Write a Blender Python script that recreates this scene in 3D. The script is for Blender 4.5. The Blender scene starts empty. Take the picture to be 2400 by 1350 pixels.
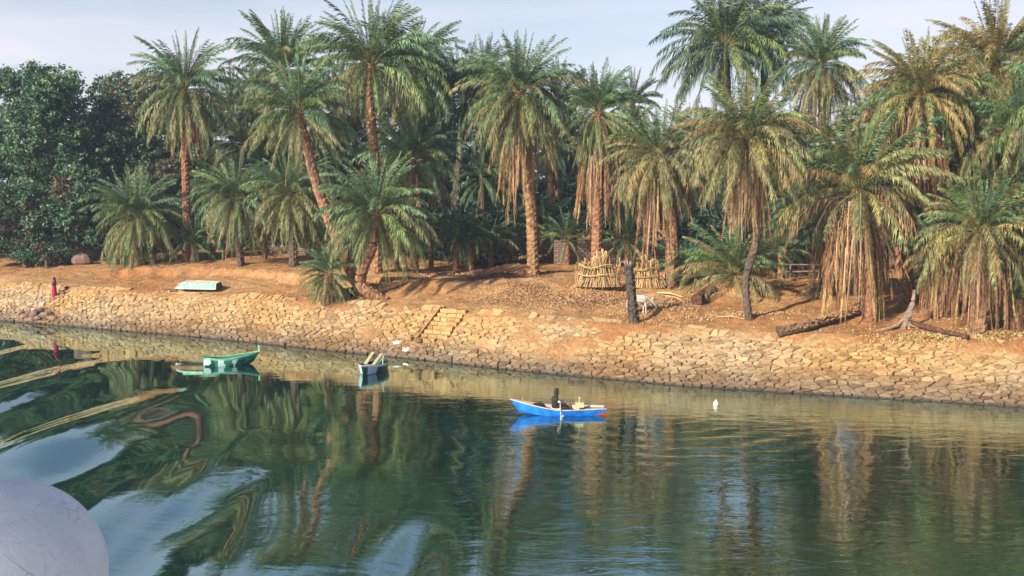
import bpy, math, random
import numpy as np
from mathutils import Vector, Matrix
random.seed(7); RNG = np.random.default_rng(7)
R = math.radians
SC = bpy.context.scene
COL = SC.collection

# ------------------------------------------------------------------ camera, light, exposure
CAM_H, FPX, PITCH = 9.0, 2600.0, math.atan(204/2600)
cam_data = bpy.data.cameras.new('camera'); cam = bpy.data.objects.new('camera', cam_data); COL.objects.link(cam)
cam_data.sensor_width = 36; cam_data.lens = FPX/2400*36; cam_data.clip_start = 0.05; cam_data.clip_end = 6000
cam.location = (0, 0, CAM_H); cam.rotation_euler = (math.pi/2-PITCH, 0, 0); SC.camera = cam
SUN_AZ_VEC = (-0.68, -0.73)          # direction towards the sun, seen from above
SUN_EL = 29
sd = bpy.data.lights.new('sun', 'SUN'); sun = bpy.data.objects.new('sun', sd); COL.objects.link(sun)
sd.energy = 5.0; sd.angle = R(0.6); sd.color = (1.0, 0.90, 0.74)
_sv = Vector((SUN_AZ_VEC[0]*math.cos(R(SUN_EL)), SUN_AZ_VEC[1]*math.cos(R(SUN_EL)), math.sin(R(SUN_EL))))
sun.rotation_euler = _sv.to_track_quat('Z', 'Y').to_euler(); sun.location = (-40, -40, 60)
SC.view_settings.view_transform = 'Standard'; SC.view_settings.look = 'None'
SC.view_settings.exposure = 0.88; SC.view_settings.gamma = 1
W = bpy.data.worlds.new('World'); SC.world = W; W.use_nodes = True
wn, wl = W.node_tree.nodes, W.node_tree.links
bg = wn['Background']; bg.inputs[1].default_value = 0.08
sky = wn.new('ShaderNodeTexSky'); sky.sky_type = 'NISHITA'; sky.sun_disc = False
sky.sun_elevation = R(SUN_EL); sky.sun_rotation = math.atan2(_sv.x, _sv.y)
sky.air_density = 1.0; sky.dust_density = 1.2; sky.ozone_density = 1.5
tc = wn.new('ShaderNodeTexCoord'); mp = wn.new('ShaderNodeMapping'); mp.inputs['Scale'].default_value = (1.2, 1.2, 9.0)
nz = wn.new('ShaderNodeTexNoise'); nz.inputs['Scale'].default_value = 2.2; nz.inputs['Detail'].default_value = 7; nz.inputs['Roughness'].default_value = 0.55
rp = wn.new('ShaderNodeValToRGB'); rp.color_ramp.elements[0].position = 0.34; rp.color_ramp.elements[1].position = 0.66
rp.color_ramp.elements[0].color = (0.42,)*3+(1,); rp.color_ramp.elements[1].color = (0.95,)*3+(1,)
mx = wn.new('ShaderNodeMixRGB'); mx.inputs[2].default_value = (6.6, 6.35, 7.0, 1)
wl.new(tc.outputs['Generated'], mp.inputs[0]); wl.new(mp.outputs[0], nz.inputs['Vector']); wl.new(nz.outputs[0], rp.inputs[0])
wx_ = wn.new('ShaderNodeSeparateXYZ'); wl.new(tc.outputs['Generated'], wx_.inputs[0])
wr_ = wn.new('ShaderNodeMapRange'); wr_.inputs['From Min'].default_value = 0.10; wr_.inputs['From Max'].default_value = 0.42; wr_.inputs['To Min'].default_value = 1.0; wr_.inputs['To Max'].default_value = 0.1
wl.new(wx_.outputs['Z'], wr_.inputs[0]); wm_ = wn.new('ShaderNodeMath'); wm_.operation = 'MULTIPLY'; wl.new(rp.outputs[0], wm_.inputs[0]); wl.new(wr_.outputs[0], wm_.inputs[1])
wl.new(wm_.outputs[0], mx.inputs[0]); wl.new(sky.outputs[0], mx.inputs[1]); wl.new(mx.outputs[0], bg.inputs[0])

# ------------------------------------------------------------------ small helpers
def tag(o, label=None, cat=None, group=None, kind=None):
    if label: o['label'] = label
    if cat: o['category'] = cat
    if group: o['group'] = group
    if kind: o['kind'] = kind
    return o
def new_obj(name, data, parent=None, loc=None):
    o = bpy.data.objects.new(name, data); COL.objects.link(o)
    if parent is not None: o.parent = parent
    if loc is not None: o.location = loc
    return o
def empty(name, loc, rz=0):
    o = new_obj(name, None, loc=loc); o.rotation_euler = (0, 0, rz); o.empty_display_size = 0.2
    return o
def mesh_data(name, V, F, mats=(), mi=None, smooth=False):
    me = bpy.data.meshes.new(name)
    V = np.asarray(V, dtype=np.float32)
    if isinstance(F, np.ndarray):
        n = F.shape[1]; me.vertices.add(len(V)); me.vertices.foreach_set('co', V.ravel())
        me.loops.add(F.size); me.loops.foreach_set('vertex_index', F.astype(np.int32).ravel())
        me.polygons.add(len(F)); me.polygons.foreach_set('loop_start', np.arange(0, F.size, n, dtype=np.int32))
        me.update(calc_edges=True)
    else:
        me.from_pydata(V.tolist(), [], F)
    for m in mats: me.materials.append(m)
    if mi is not None: me.polygons.foreach_set('material_index', np.asarray(mi, dtype=np.int32))
    if smooth: me.polygons.foreach_set('use_smooth', np.ones(len(me.polygons), dtype=bool))
    me.update(); return me
class MB:
    """collects shapes into one mesh"""
    def __init__(s): s.V = []; s.F = []; s.M = []
    def add(s, V, F, m=0):
        b = len(s.V); s.V += [tuple(v) for v in V]; s.F += [tuple(i+b for i in f) for f in F]; s.M += [m]*len(F)
    def box(s, c, d, rot=None, m=0):
        c = Vector(c); hx, hy, hz = d[0]/2, d[1]/2, d[2]/2
        P = [Vector((x, y, z)) for x in (-hx, hx) for y in (-hy, hy) for z in (-hz, hz)]
        if rot is not None: P = [rot @ p for p in P]
        s.add([c+p for p in P], [(0,1,3,2),(4,6,7,5),(0,4,5,1),(2,3,7,6),(0,2,6,4),(1,5,7,3)], m)
    def tube(s, pts, rad, n=8, m=0, caps=True, jag=None):
        pts = [Vector(p) for p in pts]; V = []; F = []
        up = Vector((0.013, 0.02, 1))
        for i, p in enumerate(pts):
            t = (pts[min(i+1, len(pts)-1)]-pts[max(i-1, 0)]).normalized()
            a = t.cross(up); 
            if a.length < 0.2: a = t.cross(Vector((0.02, 1, 0.01)))
            a.normalize(); b = t.cross(a).normalized()
            for k in range(n):
                th = 2*math.pi*k/n; r = rad[i] if not jag else rad[i]*jag(i, k)
                V.append(p+(a*math.cos(th)+b*math.sin(th))*r)
        for i in range(len(pts)-1):
            for k in range(n): F.append((i*n+k, i*n+(k+1)%n, (i+1)*n+(k+1)%n, (i+1)*n+k))
        if caps: F.append(tuple(range(n-1, -1, -1))); F.append(tuple((len(pts)-1)*n+k for k in range(n)))
        s.add(V, F, m)
    def build(s, name, mats, parent=None, loc=None, smooth=False):
        if not isinstance(mats, (list, tuple)): mats = [mats]
        return new_obj(name, mesh_data(name, s.V, s.F, mats, s.M, smooth), parent, loc)
def catmull(P, n):
    P = [Vector(p) for p in P]; P = [P[0]*2-P[1]]+P+[P[-1]*2-P[-2]]; out = []
    for i in range(1, len(P)-2):
        for k in range(n):
            t = k/n; a, b, c, d = P[i-1:i+3]
            out.append(0.5*((2*b)+(c-a)*t+(2*a-5*b+4*c-d)*t*t+(3*b-a-3*c+d)*t**3))
    out.append(P[-2]); return out
def hsh(ix, iy, sd_): 
    v = np.sin(ix*127.1+iy*311.7+sd_*74.7)*43758.5453; return v-np.floor(v)
def vnoise(x, y, s_=0):
    ix, iy = np.floor(x), np.floor(y); fx, fy = x-ix, y-iy; fx = fx*fx*(3-2*fx); fy = fy*fy*(3-2*fy)
    return (hsh(ix,iy,s_)*(1-fx)+hsh(ix+1,iy,s_)*fx)*(1-fy)+(hsh(ix,iy+1,s_)*(1-fx)+hsh(ix+1,iy+1,s_)*fx)*fy
def fbm(x, y, s_=0, o=4):
    r = 0; a = 0.5
    for i in range(o): r = r+a*(vnoise(x, y, s_+i)-0.5); x = x*2.03+5.1; y = y*2.03+1.7; a *= 0.5
    return r
def sst(a, b, x): t = np.clip((x-a)/(b-a), 0, 1); return t*t*(3-2*t)

# pixels of the photograph (2400 wide) -> points of the place
def ray(px, py):
    cp, sp = math.cos(PITCH), math.sin(PITCH); a = (px-1200)/FPX; b = (675-py)/FPX
    return Vector((a, cp+b*sp, -sp+b*cp))
def at_z(px, py, z=0.0):
    d = ray(px, py); t = (z-CAM_H)/d.z; return Vector((0, 0, CAM_H))+d*t
def at_y(px, py, Y):
    d = ray(px, py); return Vector((0, 0, CAM_H))+d*(Y/d.y)

# ------------------------------------------------------------------ the lie of the land
SHORE = [at_z(*p) for p in ((-900,676),(0,752),(480,792),(900,835),(1200,868),(1600,905),(2000,930),(2400,955),(3000,987))]
SX = np.array([p.x for p in SHORE]); SY = np.array([p.y for p in SHORE])
def shore_y(X):
    X = np.asarray(X, dtype=float); y = np.interp(X, SX, SY)
    y = y+np.where(X < SX[0], (X-SX[0])*(SY[1]-SY[0])/(SX[1]-SX[0]), 0)+np.where(X > SX[-1], (X-SX[-1])*(SY[-1]-SY[-2])/(SX[-1]-SX[-2]), 0)
    return y
LS, ZT = 4.0, 2.35
SD = Vector((0.868, -0.497, 0)); ND = Vector((0.497, 0.868, 0))
def tdist(X, Y): return (Y-shore_y(X))*0.868
MOUNDS = []
for (px, py, z, sx, sy, h) in ((1010,684,3.0,2.6,1.7,0.55),(1200,648,3.5,2.6,1.6,0.45),(1200,700,2.8,2.0,1.2,0.4),(1390,695,3.0,1.9,1.3,0.4),
        (1570,712,2.8,1.6,0.9,0.25),(1700,712,2.9,1.6,1.0,0.55),(2200,735,2.7,1.5,0.9,0.75),(2060,715,2.8,0.9,0.9,0.6),(760,655,3.0,2.5,1.5,0.25),
        (240,612,3.4,1.6,1.4,0.5),(1910,712,2.8,2.5,1.3,0.2),(860,690,2.7,2.0,1.2,0.3)):
    p = at_z(px, py, z); MOUNDS.append((p.x, p.y, sx, sy, h*1.5))
HOLE = at_z(985, 812, 0.9)
def slope_z(t): 
    t = np.asarray(t, dtype=float)
    return np.where(t < 0, np.maximum(0.588*t, -2.2), np.where(t < LS, ZT*t/LS, ZT+1.7*(1-np.exp(-(np.maximum(t, LS)-LS)/9))))
def ground_z(X, Y):
    X = np.asarray(X, dtype=float); Y = np.asarray(Y, dtype=float); t = tdist(X, Y); z = slope_z(t)
    for (mx_, my_, sx, sy, h) in MOUNDS: z = z+h*np.exp(-((X-mx_)/sx)**2-((Y-my_)/sy)**2)*sst(LS-0.4, LS+1.5, t)
    inl = sst(LS, LS+2.5, t)
    z = z+inl*(fbm(X*0.22, Y*0.22, 3, 3)*0.8+fbm(X*0.8, Y*0.8, 5, 3)*0.34)
    # eroded ledge on the left
    led = sst(-36, -30, X)*(1-sst(-9, -6, X)); tt = t+fbm(X*0.7, Y*0.3, 11, 3)*3.0
    z = z+led*0.55*sst(9.0, 9.7, tt)+led*inl*fbm(X*2.2, Y*1.1, 14, 2)*0.25*np.exp(-((tt-9.2)/1.0)**2)
    # sand lying in the joints of the slope, and over it in places
    on = sst(-0.5, 0.0, t)*(1-sst(LS-0.1, LS+0.4, t))
    sand = np.zeros_like(z)
    for (cx, cy, sx, sy, a) in SANDS: sand = sand+a*np.exp(-((X-cx)/sx)**2-((Y-cy)/sy)**2)
    sand = np.clip(sand+fbm(X*0.6, Y*0.9, 21, 3)*0.5*sst(0.5, 1, sand+0.5*(t/LS)**4)+0.5*sst(0.86, 1.0, t/LS+fbm(X*0.5, Y*0.2, 31, 2)*0.25), 0, 1)
    z = z+on*(-0.06+0.15*sst(0.15, 0.9, sand))
    hx = (X-HOLE.x); hy = (Y-HOLE.y); z = z-0.45*np.exp(-(hx/0.9)**2-(hy/0.9)**2)
    return z
SANDS = []
for (px, py, z, sx, sy, a) in ((1225,785,1.6,1.3,1.5,0.9),(1420,775,2.1,3.2,1.0,0.85),(1310,800,1.5,1.2,1.2,0.7),(2330,820,2.0,2.2,0.9,0.75),(870,735,2.2,1.0,1.2,0.8),(790,725,2.1,1.2,0.9,0.6),
        (1650,790,2.1,2.0,0.5,0.6),(1480,830,1.2,0.8,0.8,0.4),(2100,795,2.2,3.0,0.35,0.6)):
    p = at_z(px, py, z); SANDS.append((p.x, p.y, sx, sy, a))
def gz(x, y): return float(ground_z(np.array([x]), np.array([y]))[0])
def on_ground(px, py):
    d = ray(px, py); Y = np.arange(44, 200, 0.12); X = d.x/d.y*Y; Z = CAM_H+d.z/d.y*Y
    hit = np.nonzero(ground_z(X, Y) >= Z)[0]
    i = hit[0] if len(hit) else len(Y)-1
    return Vector((X[i], Y[i], gz(X[i], Y[i])))

# ------------------------------------------------------------------ materials
def mat(name, col, rough=0.8, var=0.0, scale=3.0, col2=None, bump=0.0, bscale=None, spec=0.3, objrand=0.0, attr=False, trans=0.0, coords='Object', detail=6):
    m = bpy.data.materials.new(name); m.use_nodes = True; n, l = m.node_tree.nodes, m.node_tree.links
    p = n['Principled BSDF']; p.inputs['Roughness'].default_value = rough; p.inputs['Specular IOR Level'].default_value = spec
    tc_ = n.new('ShaderNodeTexCoord'); no = n.new('ShaderNodeTexNoise'); no.inputs['Scale'].default_value = scale; no.inputs['Detail'].default_value = detail
    l.new(tc_.outputs[coords], no.inputs['Vector'])
    r_ = n.new('ShaderNodeValToRGB'); r_.color_ramp.elements[0].position = 0.35; r_.color_ramp.elements[1].position = 0.65
    c2 = col2 if col2 else tuple(min(1, c*(1+var)) for c in col); c1 = col if col2 else tuple(c*(1-var) for c in col)
    r_.color_ramp.elements[0].color = (*c1, 1); r_.color_ramp.elements[1].color = (*c2, 1)
    l.new(no.outputs[0], r_.inputs[0]); out = r_.outputs[0]
    if objrand or attr:
        hs = n.new('ShaderNodeHueSaturation'); l.new(out, hs.inputs['Color'])
        if attr: src = n.new('ShaderNodeAttribute'); src.attribute_name = 'rnd'; so = src.outputs['Fac']
        else: src = n.new('ShaderNodeObjectInfo'); so = src.outputs['Random']
        k = objrand or 0.35
        mr = n.new('ShaderNodeMapRange'); mr.inputs['To Min'].default_value = 1-k; mr.inputs['To Max'].default_value = 1+k
        l.new(so, mr.inputs[0]); l.new(mr.outputs[0], hs.inputs['Value'])
        ml = n.new('ShaderNodeMath'); ml.operation = 'MULTIPLY'; ml.inputs[1].default_value = 7.31; l.new(so, ml.inputs[0])
        fr = n.new('ShaderNodeMath'); fr.operation = 'FRACT'; l.new(ml.outputs[0], fr.inputs[0])
        mh = n.new('ShaderNodeMapRange'); mh.inputs['To Min'].default_value = 0.5-0.03*min(1, k*2.5); mh.inputs['To Max'].default_value = 0.5+0.025*min(1, k*2.5)
        l.new(fr.outputs[0], mh.inputs[0]); l.new(mh.outputs[0], hs.inputs['Hue']); out = hs.outputs[0]
    l.new(out, p.inputs['Base Color'])
    if bump:
        nb = n.new('ShaderNodeTexNoise'); nb.inputs['Scale'].default_value = bscale or scale*4; nb.inputs['Detail'].default_value = 5; l.new(tc_.outputs[coords], nb.inputs['Vector'])
        bp = n.new('ShaderNodeBump'); bp.inputs['Strength'].default_value = bump; bp.inputs['Distance'].default_value = 0.05
        l.new(nb.outputs[0], bp.inputs['Height']); l.new(bp.outputs[0], p.inputs['Normal'])
    if trans:
        tr = n.new('ShaderNodeBsdfTranslucent'); l.new(out, tr.inputs[0]); ms = n.new('ShaderNodeMixShader'); ms.inputs[0].default_value = trans
        l.new(p.outputs[0], ms.inputs[1]); l.new(tr.outputs[0], ms.inputs[2]); l.new(ms.outputs[0], n['Material Output'].inputs[0])
    m.diffuse_color = (*col, 1); return m
M = {}
M['frond_green'] = mat('frond_green', (0.035,0.08,0.035), 0.5, col2=(0.20,0.25,0.085), objrand=0.4, trans=0.2, scale=3.5)
M['frond_teal'] = mat('frond_teal', (0.032,0.09,0.058), 0.5, col2=(0.15,0.25,0.125), objrand=0.4, trans=0.2, scale=3.5)
M['frond_olive'] = mat('frond_olive', (0.085,0.10,0.045), 0.6, col2=(0.32,0.29,0.13), objrand=0.35, trans=0.2, scale=3.5)
M['frond_yellow'] = mat('frond_yellow', (0.17,0.14,0.055), 0.6, col2=(0.40,0.30,0.11), objrand=0.35, trans=0.2, scale=3.5)
M['frond_dry'] = mat('frond_dry', (0.21,0.105,0.045), 0.8, col2=(0.48,0.29,0.125), objrand=0.55, trans=0.1, scale=1.5)
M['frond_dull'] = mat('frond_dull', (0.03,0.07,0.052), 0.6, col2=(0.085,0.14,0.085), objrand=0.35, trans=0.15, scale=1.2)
M['rachis'] = mat('rachis', (0.20,0.19,0.07), 0.5, 0.3, objrand=0.2)
M['rachis_dry'] = mat('rachis_dry', (0.30,0.19,0.11), 0.7, 0.3, objrand=0.5)
M['trunk'] = mat('palm_trunk_bark', (0.12,0.058,0.034), 0.9, col2=(0.32,0.165,0.085), scale=3.5, bump=0.5, bscale=9, objrand=0.2)
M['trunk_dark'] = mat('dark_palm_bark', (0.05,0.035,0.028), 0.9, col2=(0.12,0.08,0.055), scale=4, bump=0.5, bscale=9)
M['char'] = mat('charred_bark', (0.018,0.015,0.014), 0.85, col2=(0.085,0.065,0.055), scale=7, bump=0.6, bscale=14)
M['bark'] = mat('tree_bark', (0.10,0.07,0.05), 0.9, 0.4, 5, bump=0.5)
M['leaf_a'] = mat('broad_leaf', (0.03,0.078,0.045), 0.45, col2=(0.11,0.18,0.085), attr=True, trans=0.15, scale=0.6, objrand=0.5)
M['leaf_b'] = mat('broad_leaf_russet', (0.07,0.08,0.04), 0.5, col2=(0.17,0.12,0.07), attr=True, trans=0.15, scale=0.5, objrand=0.5)
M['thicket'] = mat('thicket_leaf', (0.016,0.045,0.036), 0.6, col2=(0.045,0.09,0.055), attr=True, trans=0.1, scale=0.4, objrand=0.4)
M['straw'] = mat('straw', (0.30,0.185,0.08), 0.8, col2=(0.46,0.32,0.16), objrand=0.3, scale=2)
M['litter'] = mat('leaf_litter', (0.16,0.085,0.045), 0.9, col2=(0.42,0.28,0.15), attr=True, scale=6, objrand=0.5)
M['litter_red'] = mat('dark_leaf_litter', (0.11,0.045,0.03), 0.9, col2=(0.24,0.11,0.07), attr=True, scale=6, objrand=0.5)
M['wood_pale'] = mat('pale_wood', (0.36,0.29,0.25), 0.7, 0.25, 4, bump=0.2, objrand=0.1)
M['wood_grey'] = mat('grey_wood', (0.20,0.14,0.11), 0.8, 0.3, 4, bump=0.3)
M['wood_dark'] = mat('dark_wood', (0.09,0.04,0.025), 0.85, 0.5, 5, bump=0.5)
M['blue'] = mat('blue_paint', (0.004,0.10,0.46), 0.45, col2=(0.01,0.19,0.64), scale=3)
M['red'] = mat('red_paint', (0.42,0.06,0.035), 0.5, 0.2)
M['green'] = mat('green_paint', (0.01,0.11,0.075), 0.6, col2=(0.03,0.19,0.125), scale=3)
M['green_dark'] = mat('dark_green_paint', (0.005,0.05,0.045), 0.4, 0.3)
M['green_pale'] = mat('pale_green_paint', (0.09,0.33,0.22), 0.6, col2=(0.30,0.50,0.35), scale=4)
M['white'] = mat('white_paint', (0.42,0.50,0.52), 0.6, 0.12, 3)
M['pinkwhite'] = mat('weathered_pink_white_paint', (0.40,0.29,0.25), 0.7, col2=(0.54,0.46,0.40), scale=3)
M['cream'] = mat('cream_paint', (0.42,0.40,0.22), 0.6, 0.1)
M['mudbrick'] = mat('mud_brick', (0.15,0.10,0.078), 0.95, col2=(0.22,0.145,0.105), scale=5, bump=0.4, objrand=0.18)
M['mortar'] = mat('mud_mortar', (0.15,0.10,0.075), 0.95, 0.2, 5)
M['skin'] = mat('skin', (0.22,0.11,0.065), 0.6, 0.05)
M['hair'] = mat('black_hair', (0.012,0.008,0.008), 0.6, 0.2)
M['dress'] = mat('crimson_dress', (0.26,0.008,0.042), 0.8, 0.15, 8)
M['shawl'] = mat('maroon_sleeves', (0.12,0.015,0.05), 0.8, 0.2, 8)
M['clothes'] = mat('dark_clothes', (0.022,0.017,0.016), 0.85, 0.3, 6)
M['trousers'] = mat('dark_trousers', (0.02,0.018,0.022), 0.85, 0.3, 6)
M['sack'] = mat('pale_cloth', (0.62,0.56,0.46), 0.9, 0.15, 6, bump=0.4)
M['hide'] = mat('white_hide', (0.46,0.42,0.38), 0.85, 0.12, 5)
M['hide_grey'] = mat('grey_muzzle', (0.22,0.19,0.18), 0.85, 0.15, 5)
M['buoy'] = mat('pink_white_buoy', (0.75,0.45,0.38), 0.4, 0.1)
M['plastic'] = mat('white_sheet', (0.85,0.82,0.80), 0.5, 0.08, 3)
M['net'] = mat('black_net', (0.015,0.012,0.014), 0.8, 0.3, 10)
M['deck'] = mat('deck_boards', (0.30,0.28,0.26), 0.7, 0.15, 3)

def ground_material():
    m = bpy.data.materials.new('dry_soil'); m.use_nodes = True; n, l = m.node_tree.nodes, m.node_tree.links
    p = n['Principled BSDF']; p.inputs['Roughness'].default_value = 0.95; p.inputs['Specular IOR Level'].default_value = 0.15
    g = n.new('ShaderNodeNewGeometry')
    def noise(s, d=6, r=0.6):
        a = n.new('ShaderNodeTexNoise'); a.inputs['Scale'].default_value = s; a.inputs['Detail'].default_value = d; a.inputs['Roughness'].default_value = r
        l.new(g.outputs['Position'], a.inputs['Vector']); return a
    a, b, c = noise(0.16), noise(1.3), noise(7, 4, 0.7)
    r1 = n.new('ShaderNodeValToRGB'); e = r1.color_ramp.elements
    e[0].position = 0.36; e[0].color = (0.32,0.155,0.062,1); e[1].position = 0.66; e[1].color = (0.44,0.275,0.135,1)
    l.new(a.outputs[0], r1.inputs[0])
    r2 = n.new('ShaderNodeValToRGB'); e = r2.color_ramp.elements; e[0].position = 0.32; e[0].color = (0.62,0.56,0.55,1); e[1].position = 0.6; e[1].color = (1.08,1.05,1,1)
    l.new(b.outputs[0], r2.inputs[0])
    m1 = n.new('ShaderNodeMixRGB'); m1.blend_type = 'MULTIPLY'; m1.inputs[0].default_value = 0.8; l.new(r1.outputs[0], m1.inputs[1]); l.new(r2.outputs[0], m1.inputs[2])
    r3 = n.new('ShaderNodeValToRGB'); e = r3.color_ramp.elements; e[0].position = 0.35; e[0].color = (0.7,0.66,0.64,1); e[1].position = 0.62; e[1].color = (1.12,1.1,1.06,1)
    l.new(c.outputs[0], r3.inputs[0])
    m2 = n.new('ShaderNodeMixRGB'); m2.blend_type = 'MULTIPLY'; m2.inputs[0].default_value = 0.7; l.new(m1.outputs[0], m2.inputs[1]); l.new(r3.outputs[0], m2.inputs[2])
    # wet and silty below the high water mark
    sx = n.new('ShaderNodeSeparateXYZ'); l.new(g.outputs['Position'], sx.inputs[0])
    mr = n.new('ShaderNodeMapRange'); mr.inputs['From Min'].default_value = 0.2; mr.inputs['From Max'].default_value = 0.9; l.new(sx.outputs['Z'], mr.inputs[0])
    m3 = n.new('ShaderNodeMixRGB'); m3.inputs[1].default_value = (0.07,0.055,0.045,1); l.new(mr.outputs[0], m3.inputs[0]); l.new(m2.outputs[0], m3.inputs[2])
    l.new(m3.outputs[0], p.inputs['Base Color'])
    bp = n.new('ShaderNodeBump'); bp.inputs['Strength'].default_value = 0.8; bp.inputs['Distance'].default_value = 0.12
    l.new(c.outputs[0], bp.inputs['Height']); bp2 = n.new('ShaderNodeBump'); bp2.inputs['Strength'].default_value = 0.6; bp2.inputs['Distance'].default_value = 0.4
    l.new(b.outputs[0], bp2.inputs['Height']); l.new(bp.outputs[0], bp2.inputs['Normal']); l.new(bp2.outputs[0], p.inputs['Normal'])
    return m
M['soil'] = ground_material()

def stone_material():
    m = bpy.data.materials.new('revetment_stone'); m.use_nodes = True; n, l = m.node_tree.nodes, m.node_tree.links
    p = n['Principled BSDF']; p.inputs['Roughness'].default_value = 0.9; p.inputs['Specular IOR Level'].default_value = 0.2
    g = n.new('ShaderNodeNewGeometry'); at = n.new('ShaderNodeAttribute'); at.attribute_name = 'rnd'
    no = n.new('ShaderNodeTexNoise'); no.inputs['Scale'].default_value = 5; no.inputs['Detail'].default_value = 6; l.new(g.outputs['Position'], no.inputs['Vector'])
    big = n.new('ShaderNodeTexNoise'); big.inputs['Scale'].default_value = 0.22; big.inputs['Detail'].default_value = 3; l.new(g.outputs['Position'], big.inputs['Vector'])
    r = n.new('ShaderNodeValToRGB'); e = r.color_ramp.elements; e[0].position = 0; e[0].color = (0.21,0.15,0.085,1); e[1].position = 1; e[1].color = (0.44,0.33,0.195,1)
    l.new(at.outputs['Fac'], r.inputs[0])
    br = n.new('ShaderNodeValToRGB'); e = br.color_ramp.elements; e[0].position = 0.35; e[0].color = (1.1,0.92,0.68,1); e[1].position = 0.65; e[1].color = (0.98,0.99,1.03,1); l.new(big.outputs[0], br.inputs[0])
    mb = n.new('ShaderNodeMixRGB'); mb.blend_type = 'MULTIPLY'; mb.inputs[0].default_value = 1; l.new(r.outputs[0], mb.inputs[1]); l.new(br.outputs[0], mb.inputs[2])
    r2 = n.new('ShaderNodeValToRGB'); e = r2.color_ramp.elements; e[0].position = 0.3; e[0].color = (0.72,0.7,0.7,1); e[1].position = 0.65; e[1].color = (1.1,1.08,1.05,1); l.new(no.outputs[0], r2.inputs[0])
    mm = n.new('ShaderNodeMixRGB'); mm.blend_type = 'MULTIPLY'; mm.inputs[0].default_value = 1; l.new(mb.outputs[0], mm.inputs[1]); l.new(r2.outputs[0], mm.inputs[2])
    sx = n.new('ShaderNodeSeparateXYZ'); l.new(g.outputs['Position'], sx.inputs[0])
    ad = n.new('ShaderNodeMath'); ad.operation = 'MULTIPLY_ADD'; ad.inputs[1].default_value = 1.2; l.new(big.outputs[0], ad.inputs[0]); l.new(sx.outputs['Z'], ad.inputs[2])
    mr = n.new('ShaderNodeMapRange'); mr.inputs['From Min'].default_value = 0.95; mr.inputs['From Max'].default_value = 1.75; l.new(ad.outputs[0], mr.inputs[0])
    gy = n.new('ShaderNodeMixRGB'); gy.blend_type = 'MULTIPLY'; gy.inputs[0].default_value = 1; gy.inputs[2].default_value = (0.52,0.52,0.60,1); l.new(mm.outputs[0], gy.inputs[1])
    m3 = n.new('ShaderNodeMixRGB'); l.new(mr.outputs[0], m3.inputs[0]); l.new(gy.outputs[0], m3.inputs[1]); l.new(mm.outputs[0], m3.inputs[2])
    mw = n.new('ShaderNodeMapRange'); mw.inputs['From Min'].default_value = 0.03; mw.inputs['From Max'].default_value = 0.14; l.new(sx.outputs['Z'], mw.inputs[0])
    m4 = n.new('ShaderNodeMixRGB'); m4.inputs[1].default_value = (0.05,0.04,0.035,1); l.new(mw.outputs[0], m4.inputs[0]); l.new(m3.outputs[0], m4.inputs[2])
    l.new(m4.outputs[0], p.inputs['Base Color'])
    bp = n.new('ShaderNodeBump'); bp.inputs['Strength'].default_value = 0.5; bp.inputs['Distance'].default_value = 0.04; l.new(no.outputs[0], bp.inputs['Height']); l.new(bp.outputs[0], p.inputs['Normal'])
    return m
M['stone'] = stone_material()

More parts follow.
